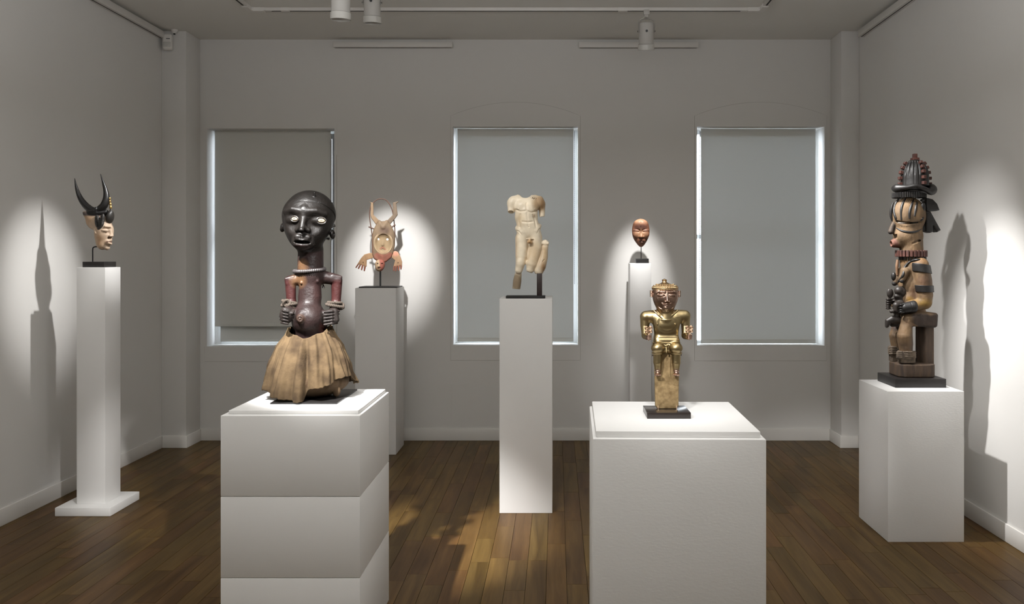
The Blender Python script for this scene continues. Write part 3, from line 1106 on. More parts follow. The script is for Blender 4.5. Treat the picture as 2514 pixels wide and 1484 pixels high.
def dark_figure():
    plate = tag(box_obj('display_plate', -0.130, 0.130, -0.158, 0.158, 0, 0.006, M_BLACK, None, (-0.986, 3.249, 0.921), 0, 0.001),
                'thin black metal plate lying under the dark skirted figure', 'plate')
    S = Sculpt('skirted_figure', 'dark wooden standing figure with large head, shell eyes and tan cloth skirt', 'sculpture', 760, 972, 3.25, 0.927)
    P = S.P
    blk = srgb(17, 14, 12)
    red = srgb(46, 22, 21)
    och = srgb(80, 58, 40)
    M = mat('polished_dark_wood', (0.02, 0.015, 0.012), 0.44, var=0.4, vscale=14, bump=0.55, bscale=80, bdist=0.003, paint=True, rough_var=0.12, spec=0.24)
    F = Field((-84, -84, 120), (92, 74, 506), 1.25)
    # torso
    F.add(cone(P(763, 615, 0), P(762, 676, 0), 31.5, 33))
    F.add(cone(P(762, 690, 2), P(761, 730, 6), 26.5, 29), 8)
    F.add(ell(P(757, 783, 18), (41.5, 45, 42)), 18)
    F.add(cone(P(762, 790, 0), P(762, 850, 0), 42, 44), 10)
    # shoulders, square cut
    F.add(path([P(745, 682, 0), P(716, 690, 2)], [17, 12.5]), 8)
    F.add(path([P(780, 678, 0), P(824, 687, 2)], [18, 13.5]), 8)
    F.add(box(P(712.5, 689, 2), (13, 12, 10), 4, (0, -14, 0)), 4)
    F.add(box(P(826, 685, 2), (13.5, 13, 10), 4, (0, 12, 0)), 4)
    # upper arms hang straight, forearms come forward to the belly
    F.add(cone(P(713, 690, 2), P(715, 744, 6), 13.5, 11.5), 3)
    F.add(cone(P(827, 690, 2), P(825, 746, 6), 14, 11.5), 3)
    F.add(cone(P(715, 744, 6), P(706, 768, 34), 12, 12), 4)
    F.add(cone(P(825, 746, 6), P(818, 770, 30), 12.5, 13), 4)
    # hands: thick palms set against the belly
    F.add(ell(P(703, 775, 40), (16.5, 11, 20), (0, -8, 12)), 4)
    F.add(box(P(811, 778, 36), (21, 9, 18), 8, (0, -10, -16)), 4)
    F.add(cone(P(722, 764, 34), P(717, 770, 46), 6, 4), 2)
    # fingers
    for i, yy in enumerate((764, 771.5, 779, 786.5, 794)):
        F.add(path([P(690 - 3.0 * sin(i * 0.8), yy - 1, 40), P(697, yy, 51.5), P(707, yy + 2, 52)], [2.2, 3.0, 2.2]), 0.8)
        F.add(path([P(833 - i * 1.2, yy, 36), P(815, yy + 1.0, 48.5), P(796, yy + 2.5 + i * 0.4, 50)], [2.2, 3.4, 2.6]), 0.8)
    # breasts and navel
    F.add(ball(P(779, 691, 24), 5), 3)
    F.add(ball(P(740, 695, 22), 4), 3)
    F.add(cone(P(740, 778, 48), P(737, 783, 60), 15, 9.5), 7)
    F.cut(ell(P(736, 784, 70), (6.5, 6, 6.5)), 2)
    F.add(ball(P(736, 784, 64), 3.2), 1)
    # ---- head, turned a little to the viewer's left
    C = P(756, 542, 8)
    H = lambda x, y, z: C + np.array([x, y, z], float)
    F.R = (C, (0, 3.0, -11))
    F.add(ell(H(0, 4, 10), (65, 63, 58)), 6)
    F.add(ell(H(0, -4, -16), (57, 55, 46)), 10)
    F.add(ell(H(0, -10, -34), (44, 45, 43)), 12)
    # hair cap, a shallow step above the forehead
    cap = ell(H(3, 9, 15.5), (64, 64.5, 59))
    pl = plane_at((0, -0.52, -0.86), H(0, -34, 40))
    hair = (cap[0], cap[1], lambda x, y, z: np.maximum(cap[2](x, y, z), pl[2](x, y, z)))
    F.add(hair, 1.5)
    # eye hollows under the brow
    for s in (-1, 1):
        F.cut(ell(H(s * 31, -65, -10), (27, 21, 26), (0, s * 8, s * 24)), 9)
        F.add(ell(H(s * 33, -42, -1), (15, 7, 9), (0, 0, s * 24)), 7)
        F.add(path([H(s * 8, -56, 20), H(s * 30, -52, 23), H(s * 50, -36, 16)], [3, 4, 3]), 12)
    # nose: long wedge flaring to a flat-bottomed triangle
    F.add(path([H(0, -52, 26), H(0, -56, 6), H(0, -64, -14)], [7, 6.0, 6.5]), 7)
    F.add(path([H(0, -62, -14), H(0, -71, -25)], [5, 6.5]), 4)
    for s in (-1, 1):
        F.add(path([H(s * 2, -64, -17), H(s * 13.5, -57, -25)], [5, 6.0]), 4)
    F.cut(box(H(0, -76, -37), (26, 14, 8.5), 2, (8, 0, 0)), 1.5)
    # muzzle and open lips
    F.add(ell(H(0, -48, -54), (27, 14, 19)), 7)
    F.add(ell(H(-10, -57, -42), (11, 8, 8)), 3)
    F.add(ell(H(10, -57, -42), (11, 8, 8)), 3)
    F.add(path([H(-26, -46, -53), H(-12, -61, -47), H(0, -62, -50), H(12, -61, -47), H(26, -46, -53)], [2.6, 3.8, 3.2, 3.8, 2.6]), 2)
    F.cut(ell(H(0, -64, -54.5), (23, 15, 4.2)), 1.0)
    F.add(path([H(-27, -45, -57), H(-13, -58, -60.5), H(0, -61.5, -61.5), H(13, -58, -60.5), H(27, -45, -57)], [2.6, 3.6, 4.0, 3.6, 2.6]), 1.5)
    F.cut(ell(H(0, -60, -71), (24, 7, 4.5)), 5)
    # ears
    for s, zz in ((-1, -20), (1, -30)):
        F.add(ell(H(s * 62, 4, zz), (7, 11, 12), (0, s * -12, 0)), 2)
        F.cut(ball(H(s * 69, -2, zz + 1), 5.5), 1.5)
    F.add(cone(H(19, -32, 58), H(19, -34, 66), 3.5, 2), 2)
    F.R = None
    headp = turned(ell(H(0, -4, 2), (84, 92, 83)), C, (0, 3, -11))
    sc = lambda p: (0, 0, p)
    M_paint = [
        (cone(P(713, 700, 2), P(715, 745, 6), 20, 18), red, 6), (cone(P(827, 702, 2), P(825, 745, 6), 20, 18), red, 6),
        (ell(P(732, 690, 20), (18, 34, 16)), och, 14), (ell(P(740, 655, 30), (14, 24, 16)), och, 14),
        (ell(P(778, 715, 20), (14, 34, 26)), srgb(40, 26, 25), 14),
        (ell(P(790, 795, 20), (14, 30, 22)), red, 10),
        (ell(P(703, 776, 46), (24, 26, 22)), srgb(34, 29, 27), 6), (ell(P(812, 780, 42), (28, 26, 24)), srgb(34, 29, 27), 6),
        (ball(P(737, 784, 62), 12), srgb(52, 39, 33), 4),
        (headp, blk, 5)]
    body = S.carve('body', F, M, paint=M_paint, base=srgb(33, 23, 22))
    # shell eyes
    M_SH = mat('cowrie_shell', srgb(150, 136, 112), 0.4, var=0.12, vscale=200)
    M_RIM = mat('dark_resin', (0.015, 0.012, 0.010), 0.35, bump=0.6, bscale=160, bdist=0.003)
    Rh = _rot((0, 3.0, -11))
    def hw(x, y, z):
        return Rh @ np.array([x, y, z], float) + C
    for s, sz in ((-1, 0.95), (1, 1.1)):
        q = hw(s * 32.5, 0, -0.5)
        yf = F.front(q[0], q[2])
        q[1] = yf
        G = Field(q - np.array([17, 12, 13]), q + np.array([17, 12, 13]), 0.55)
        G.R = (q, (0, 5, -11 + s * 16))
        G.add(ell(q + (0, 1, 0), (8.4 * sz, 4.6, 4.7 * sz)))
        G.cut(ell(q + (0, -4.5, 0), (6.4 * sz, 3.0, 1.35)), 0.5)
        eye = S.carve('shell_eye', G, M_SH)
        G = Field(q - np.array([20, 12, 15]), q + np.array([20, 12, 15]), 0.6)
        G.R = (q, (0, 5, -11 + s * 16))
        G.add(tor(q + (0, 0.5, 0), 10.6 * sz, 6.8 * sz, 2.2, (90, 0, 0)))
        S.carve('resin_rim', G, M_RIM, parent=eye)
        me = bpy.context.scene.objects[-1] if False else None
    # small pegs in the back of the head
    for (x, y, dx, dy) in ((811, 514, 8, -5), (814, 526, 10, -1), (815, 557, 8, -3), (800, 585, 9, 2)):
        a, b = P(x - 5, y, -6), P(x + dx, y + dy, -8)
        S.tube('peg', [a, (a + b) / 2, b], [2.4, 2.6, 3.2], M_RIM, n=8)
    # bead string round the neck
    loop = []
    for k in range(24):
        a = 2 * pi * k / 24
        loop.append(P(759.5 + 37 * sin(a), 664 - 3.0 * sin(a) + 2.0 * cos(a), 36 * cos(a)))
    pp = smooth_path(loop, 8, True)
    bm = bmesh.new()
    add_tube(bm, [tuple(p * S.S) for p in pp], [(4.9 if k % 4 < 2 else 3.7) * S.s for k in range(len(pp))], 10, True)
    bm_obj('bead_necklace', bm, mat('dark_beads', srgb(62, 58, 58), 0.35, var=0.3, vscale=60), S.root, smooth=True)
    # rope bracelets
    MR = mat('brown_rope', srgb(62, 52, 43), 0.85, var=0.35, vscale=80, bump=0.5, bscale=250)
    for (dy, r, tilt, ex) in ((0, 3.4, 3, 0), (7, 3.6, -2, 2), (11, 3.2, 5, 0)):
        lp = [P(712 + (16 + ex) * sin(2 * pi * k / 10) - 2, 742 + dy + tilt * sin(2 * pi * k / 10), 12 + (17 + ex) * cos(2 * pi * k / 10)) for k in range(10)]
        rope(S, 'rope_bracelet', lp, r, MR)
    lp = [P(704 + 8 * sin(2 * pi * k / 8), 745 + 7 * cos(2 * pi * k / 8), 30 + 2 * sin(4 * pi * k / 8)) for k in range(8)]
    rope(S, 'rope_knot', lp, 3.2, MR)
    for (dy, r, tilt, ex) in ((0, 3.4, 1, 0), (8, 3.8, 4, 4)):
        lp = [P(823 + (16 + ex) * sin(2 * pi * k / 10) - 1, 744 + dy + tilt * sin(2 * pi * k / 10), 12 + (18 + ex) * cos(2 * pi * k / 10)) for k in range(10)]
        rope(S, 'rope_bracelet', lp, r, MR)
    lp = [P(836 + 7 * sin(2 * pi * k / 8), 752 + 7 * cos(2 * pi * k / 8), 18 + 4 * sin(4 * pi * k / 8)) for k in range(8)]
    rope(S, 'rope_knot', lp, 3.2, MR)
    # little hanging tassel behind the arm
    S.tube('tassel', [P(791, 690, -8), P(793, 698, -8), P(794, 704, -8), P(794, 708, -8)], [1, 1, 2.6, 3.4], M_RIM, n=8)
    # ---- skirt
    M_CL = mat('bark_cloth', srgb(92, 76, 55), 0.92, var=0.42, vscale=16, bump=0.5, bscale=140, bdist=0.002, spec=0.15, dark=srgb(50, 39, 28))
    M_CL2 = mat('under_cloth', srgb(74, 59, 43), 0.92, var=0.4, vscale=18, bump=0.5, bscale=120, bdist=0.002, spec=0.15)
    nphi, nt = 360, 64
    phi = np.linspace(-pi, pi, nphi, endpoint=False)
    t = np.linspace(0, 1, nt)
    deg = np.degrees(phi)
    sst = lambda a, b, x: np.clip((x - a) / (b - a), 0, 1) ** 2 * (3 - 2 * np.clip((x - a) / (b - a), 0, 1))
    hem = np.interp(deg, [-180, -120, -90, -60, -30, -12, -9, -4, 20, 48, 62, 75, 95, 115, 140, 180],
                    [22, 22, 24, 14, 4, 1.5, 2, 26, 36, 50, 52, 40, 24, 22, 22, 22])
    hem += 1.6 * np.sin(phi * 9 + 1) + 0.9 * np.sin(phi * 23) + 0.7 * np.sin(phi * 61 + 2)
    top = 163 + 3 * np.sin(phi * 3 + 1) + 2.0 * np.sin(phi * 8) - 17 * np.exp(-((deg + 6) / 42) ** 2) + 10 * np.exp(-((deg - 75) / 40) ** 2) + 4 * np.exp(-((deg + 80) / 40) ** 2)
    Z = top[:, None] + (hem - top)[:, None] * t[None, :]
    r0 = np.interp(-Z, [-185, -165, -150, -122, -75, -25, 0], [50, 54, 63, 82, 101, 113, 112])
    h_ = np.clip((165 - Z) / 150, 0, 1)
    p2 = phi[:, None]
    fold = (np.sin(7 * p2 + 0.6) * 4.2 * h_ ** 1.3 + np.sin(11 * p2 + 2.0 + 2 * h_) * 3.0 * h_ + np.sin(17 * p2 + 0.5 - h_) * 1.6 * (0.5 + h_)
            + np.sin(29 * p2 + 3) * 1.1 * (1 - h_ * 0.6))
    d2 = deg[:, None]
    fold -= 15 * np.exp(-((d2 + 7 - 3 * h_) / 5.0) ** 2) * np.clip((h_ - 0.12) * 3, 0, 1)
    fold += 7 * np.exp(-((d2 + 17) / 8) ** 2) * h_ + 6 * np.exp(-((d2 - 6) / 9) ** 2) * h_
    fold += 9 * np.exp(-((d2 - 92) / 16) ** 2) * np.clip((h_ - 0.75) * 4, 0, 1)
    fold += 4 * np.exp(-((d2 - 30 - 20 * h_) / 7) ** 2) * np.clip((h_ - 0.1) * 3, 0, 1) - 5 * np.exp(-((d2 - 41 - 16 * h_) / 6) ** 2) * np.clip((h_ - 0.1) * 3, 0, 1)
    fold += 1.3 * np.sin(43 * p2 + 4 * h_) * h_ + 1.0 * np.sin(5 * p2 + 14 * h_) * np.sin(9 * p2 - 8 * h_)
    r0 = r0 + fold * 1.25
    def shell(rr):
        x = rr * np.sin(p2) + 2
        y = -rr * np.cos(p2) * 0.84
        return np.stack([x, y, Z], -1).reshape(-1, 3)
    A, B = shell(r0), shell(r0 - 2.0)
    idx = np.arange(nphi * nt).reshape(nphi, nt)
    nx = np.roll(idx, -1, 0)
    q1 = np.stack([idx[:, :-1], idx[:, 1:], nx[:, 1:], nx[:, :-1]], -1).reshape(-1, 4)
    off = nphi * nt
    q2 = q1[:, ::-1] + off
    rim1 = np.stack([idx[:, -1], idx[:, -1] + off, nx[:, -1] + off, nx[:, -1]], -1)
    rim0 = np.stack([idx[:, 0], nx[:, 0], nx[:, 0] + off, idx[:, 0] + off], -1)
    Q = np.concatenate([q1[:, ::-1], q2[:, ::-1], rim1[:, ::-1], rim0[:, ::-1]])
    sk = S.put('skirt', np.concatenate([A, B]), Q, M_CL)
    sk['label'] = 'tan cloth skirt'
    # underskirt: a padded bag below the raised hem
    G = Field((-112, -98, 0), (112, 92, 80), 1.8)
    G.add(ell((2, 0, 36), (97, 82, 40)))
    G.cut(plane((0, 0, 1), 1.0))
    for k in range(14):
        a = 2 * pi * k / 14 + 0.3
        G.cut(cone((2 + 104 * sin(a), -88 * cos(a), -4), (2 + 96 * sin(a + 0.14), -82 * cos(a + 0.14), 60), 5, 2.5), 7)
    G.add(ell((66, -54, 14), (9, 7, 12), (0, 24, 0)), 6)
    G.add(ell(P(742, 989, 72), (14, 6, 4)), 3)
    S.carve('underskirt', G, M_CL2)
dark_figure()
# ------------------------------------------------------------------ exhibit 2: seated gold figure
def gold_figure():
    S = Sculpt('gold_seated_figure', 'seated gold metal figure with closed eyes, cap and spiral staffs on a black block', 'sculpture', 1636, 1004, 2.86, 0.927, 0.0, 0.0215)
    P = S.P
    M = mat('gold_alloy', (0.6, 0.4, 0.18), 0.36, metal=1.0, var=0.10, vscale=30, bump=0.12, bscale=90, bdist=0.0015, paint=True, rough_var=0.07)
    M2 = mat('dull_gold', srgb(176, 152, 112), 0.55, metal=0.75, var=0.38, vscale=55, bump=0.35, bscale=120, bdist=0.0012, rough_var=0.1, dark=srgb(124, 102, 70))
    gold = srgb(152, 135, 100)
    rose = srgb(150, 124, 109)
    F = Field(P(1566, 930, 0) + (0, -58, -2), P(1702, 680, 0) + (0, 36, 2), 0.72)
    # trunk
    F.add(box(P(1636, 812, 0), (31, 17, 34), 14), 0)
    F.add(ell(P(1636, 796, 4), (36, 19, 26)), 10)
    F.add(cone(P(1600, 780, 0), P(1672, 779, 0), 14, 14), 12)
    F.add(box(P(1636, 845, 2), (32, 20, 20), 11), 8)
    F.cut(ell(P(1597, 816, 0), (6.5, 30, 24)), 5)
    F.cut(ell(P(1671.5, 816, 0), (6.5, 30, 24)), 5)
    # shoulders and arms
    F.add(path([P(1612, 776, 0), P(1586, 777, 0)], [14, 13]), 8)
    F.add(path([P(1660, 775, 0), P(1681, 775, 0)], [14, 13]), 8)
    F.add(path([P(1584, 779, 0), P(1583, 800, 1), P(1584, 825, 8)], [12.5, 10.8, 8.0]), 4)
    F.add(path([P(1682, 777, 0), P(1683, 800, 1), P(1682, 825, 8)], [12.5, 10.8, 8.0]), 4)
    F.add(path([P(1584, 824, 6), P(1589, 830, 32), P(1591.5, 829, 42)], [8.5, 5.5, 4.6]), 3)
    F.add(path([P(1682, 824, 6), P(1688, 829, 32), P(1691, 828, 42)], [8.5, 5.5, 4.6]), 3)
    # fists closed on the staffs
    for hx, hy in ((1592.5, 829), (1692.5, 828)):
        F.add(ell(P(hx, hy, 45), (6, 5, 6.2)), 1.5)
        for i in range(4):
            F.add(path([P(hx - 5.6, hy - 4.4 + i * 3.1, 45), P(hx - 1.5, hy - 4.6 + i * 3.1, 50.5), P(hx + 5.0, hy - 4.4 + i * 3.1, 49)], [1.3, 1.55, 1.35]), 0.3)
        F.add(path([P(hx + 5.5, hy - 1, 44), P(hx + 4.5, hy - 6, 48)], [1.9, 1.5]), 0.5)
    # nipples, collar bones / V ridge, belt
    F.add(cone(P(1613.5, 796.5, 22), P(1613.3, 797, 24.0), 1.6, 0.7), 3)
    F.add(cone(P(1658.7, 796.5, 22), P(1658.7, 797, 24.0), 1.6, 0.7), 3)
    F.cut(path([P(1612, 757, 20), P(1634, 778, 27), P(1657, 757, 20)], [6, 8, 6]), 2)
    F.add(path([P(1605, 763, 12), P(1617, 774, 17.5), P(1634.5, 788.5, 21), P(1651, 774.5, 17.5), P(1664, 762, 12)], [1.6, 1.7, 1.7, 1.7, 1.6]), 1.2)
    F.add(path([P(1603, 842, 20), P(1616, 842.5, 23), P(1654, 842.5, 23), P(1668, 842, 20)], 1.1), 0.8)
    # thighs, knees, garters
    for s, kx in ((-1, 1614.5), (1, 1660)):
        F.add(path([P(1636 + s * 17, 852, 4), P(kx, 855, 24)], [17, 13.5]), 6)
        F.add(ell(P(kx, 855, 25), (15.5, 13, 12)), 4)
        F.add(tor(P(kx + s * 0.5, 867, 18), 11.6, 11.0, 2.4, None, 2.8), 0.8)
        F.add(cone(P(kx + s * 0.5, 866, 18), P(kx + s * 0.2, 890, 17), 10.6, 10.4), 0.5)
        F.add(cone(P(kx + s * 0.2, 890, 17), P(kx + 0.5, 911, 16), 10.4, 6.6), 1)
        F.add(tor(P(kx + 0.5, 911, 16), 6.6, 6.6, 1.3, None, 1.3), 0.3)
        F.add(path([P(kx + 0.5, 912, 16), P(kx + 0.3, 920, 20)], [6.2, 5.4]), 1)
        F.add(ell(P(kx + 0.3, 921, 23), (8, 9, 3.6)), 2)
        for i in range(5):
            F.add(cone(P(kx - 6.4 + i * 3.3, 919.6, 26), P(kx - 6.8 + i * 3.5, 922, 31.5 - abs(i - 2) * 0.7), 1.7, 1.5), 0.5)
    F.add(cone(P(1636, 852, 22), P(1636, 866, 26), 2.6, 1.6), 2)
    F.add(path([P(1624, 852, 20), P(1630, 847, 22), P(1636, 850, 24), P(1642, 847, 22), P(1649, 852, 20)], 1.4), 1.5)
    # neck
    F.add(cone(P(1634, 782, 4), P(1633.5, 752, 2), 20, 19), 3)
    F.add(tor(P(1634, 781, 4), 20.5, 19, 2.0, (10, 0, 0), 1.6), 1)
    # head: flat wide face, tapering to the chin
    C = P(1633, 728, 4)
    H = lambda x, y, z: C + np.array([x, y, z], float)
    F.add(box(H(0, 4, 8), (29.0, 25, 20), 13), 0)
    F.add(ell(H(0, -1, -11), (28.0, 25, 24.5)), 9)
    F.add(ell(H(0, -6, -26), (16, 17, 10)), 10)
    F.add(ell(H(0, -6, 0), (27.5, 24.5, 26)), 9)
    for s in (-1, 1):
        F.add(path([H(s * 5, -30.5, 12.0), H(s * 15, -28.0, 12.5), H(s * 25, -20, 9.5)], [1.4, 2.0, 1.2]), 5)
        F.cut(ell(H(s * 14.5, -33, 4.5), (10.5, 4.0, 4.8), (0, 0, s * 24)), 3)
        F.add(ell(H(s * 14, -25.6, 3.8), (9.4, 5.0, 3.8), (0, s * 3, s * 26)), 1.2)
        F.cut(path([H(s * 5, -32.0, 1.3), H(s * 14, -31.2, 0.0), H(s * 23, -25.0, 1.6)], [0.6, 0.9, 0.6]), 0.5)
        F.add(path([H(s * 5, -30.4, -0.2), H(s * 14, -29.6, -1.9), H(s * 22.5, -24, 0.0)], [0.5, 0.7, 0.5]), 0.6)
        F.add(ell(H(s * 4.4, -33.8, -10.6), (2.7, 3.0, 2.2)), 1.2)
        F.cut(ball(H(s * 2.6, -36.6, -12.4), 1.0), 0.4)
    F.add(path([H(0, -30.5, 13), H(0, -32.8, 3), H(0, -36.0, -9.5)], [1.3, 1.4, 2.4]), 2.0)
    F.add(path([H(-12, -26.2, -15.6), H(-5, -30.6, -17.2), H(0, -32.0, -16.8), H(5, -30.6, -17.2), H(12, -26.2, -15.6)], [0.6, 1.1, 1.2, 1.1, 0.6]), 1.6)
    F.cut(path([H(-12, -28.2, -16.8), H(0, -33.6, -18.8), H(12, -28.2, -16.8)], 0.55), 0.4)
    F.add(path([H(-9.5, -26.6, -19.0), H(0, -31.0, -21.0), H(9.5, -26.6, -19.0)], [0.6, 1.3, 0.6]), 1.6)
    F.add(ell(H(0, -22.5, -27.5), (6, 5, 5)), 6)
    F.add(path([H(-25.5, -9, -16), H(-16, -19, -28), H(0, -24, -35.2), H(16, -19, -28), H(25.5, -9, -16)], [0.7, 0.8, 0.9, 0.8, 0.7]), 1.0)
    # cap with band, ridges, granulation and knob
    F.add(ell(H(0, 2, 20), (30.5, 28, 12)), 2)
    F.add(cone(H(-1, 2, 22), H(-1.5, 2, 34), 20, 5.5), 6)
    F.add(cone(H(-1.5, 2, 34), H(-1.5, 2, 38), 5.2, 5.0), 1)
    F.add(ell(H(-1.5, 2, 39.5), (6.6, 6.6, 2.4)), 0.6)
    for zz, r, w in ((17.0, 31.2, 1.3), (20.5, 31.6, 1.3), (24.4, 29.8, 1.1)):
        F.add(tor(H(0, 2, zz), r, r - 2.6, w), 0.5)
    for zz, rr, n, b in ((18.8, 31.9, 58, 1.05), (22.6, 31.0, 46, 1.5), (26.4, 27.5, 38, 1.5), (29.6, 22.0, 30, 1.4)):
        for k in range(n):
            a = 2 * pi * k / n
            if cos(a) > -0.35:
                F.add(ball(H(rr * sin(a), 2 - (rr - 2.6) * cos(a), zz), b), 0.3)
    # ear spools
    for s in (-1, 1):
        F.add(ell(H(s * 29.5, 2, 5), (3, 7, 8)), 2)
        F.add(box(H(s * 33.4, 0, 6.5), (2.8, 6.5, 8.2), 1.2, (0, s * 4, 0)), 0.5)
        for i in range(7):
            F.add(path([H(s * 33.6, -7.2, -0.4 + i * 2.3), H(s * 36.6, -6.2, -0.4 + i * 2.3), H(s * 37, 2, -0.4 + i * 2.3)], 0.8), 0.3)
    head = ell(P(1633, 726, 4), (40, 44, 42))
    capz = plane((0, 0, -1), -float(P(1633, 712, 4)[2]))
    capp = (head[0], head[1], lambda x, y, z: np.maximum(head[2](x, y, z), capz[2](x, y, z)))
    paint = [(head, rose, 8), (capp, srgb(164, 138, 104), 3),
             (ball(P(1592.5, 829, 45), 12), rose, 6), (ball(P(1692.5, 828, 45), 12), rose, 6),
             (ball(P(1614.5, 920, 22), 13), rose, 6), (ball(P(1660, 920, 22), 13), rose, 6),
             (cone(P(1633, 770, 0), P(1633, 756, 0), 19, 19), srgb(150, 112, 84), 10)]
    S.carve('body', F, M, paint=paint, base=gold)
    # bench panel: long slab behind the legs
    a, b = P(1636, 1004, 0)[2], P(1636, 846, 0)[2]
    G = Field((-36, -12, a - 3), (36, 14, b + 3), 0.9)
    G.add(slab([(-27.5, a + 7), (-22, a), (24, a), (29.5, a + 7), (31, b - 50), (32.5, b), (-31.5, b), (-29.5, b - 50)], -4, 8, 2.5))
    G.add(path([(9.5, -4.5, b - 26), (8, -4.5, b - 60), (9, -4.5, b - 78)], [0.9, 1.1, 0.7]), 0.6)
    S.carve('bench_panel', G, M2)
    S.tube('cross_pin', [P(1600, 873, 2), P(1636, 872.5, 2), P(1673, 872, 2)], 2.0, mat('dark_pin', (0.10, 0.08, 0.06), 0.4, 0.6), n=8)
    # spiral staffs
    M3 = mat('rose_gold_wire', srgb(205, 176, 150), 0.3, metal=1.0)
    for hx, hy in ((1592.5, 829), (1692.5, 828)):
        st = S.tube('spiral_staff', [P(hx, hy + 8, 46), P(hx, hy, 46), P(hx, hy - 14, 46), P(hx, hy - 24, 46)], [1.0, 1.5, 1.5, 0.9], M3, n=8)
        for sx, sy, r in ((-5.3, -23.2, 5.0), (5.3, -23.2, 5.0), (-5.3, -14.6, 4.2), (5.3, -14.6, 4.2)):
            q = []
            for k in range(40):
                u = k / 39
                ang = (u * 2.3 * 2 * pi + pi / 2) * (1 if sx > 0 else -1)
                rr = r * (1 - 0.80 * u)
                q.append(P(hx + sx + rr * cos(ang) * (1 if sx > 0 else 1), hy + sy - rr * sin(ang), 47))
            S.tube('spiral', q, 0.85, M3, parent=st, n=6, steps=2)
        st2 = S.tube('spiral', [P(hx - 3, hy - 10, 47), P(hx, hy - 7, 47), P(hx + 3, hy - 10, 47)], 1.0, M3, parent=st, n=6)
    # base block and prongs
    S.block('base_block', 0.317, 0.4705, 2.786, 2.921, 0.0, 0.0215, mat('bronze_black_block', srgb(44, 38, 35), 0.22, var=0.15, vscale=10), 0.0012)
    for xx in (1616, 1661.5):
        S.tube('prong', [P(xx, 1007, 7), P(xx, 1004, 7), P(xx, 996, 5)], 0.9, M3, n=6)
gold_figure()
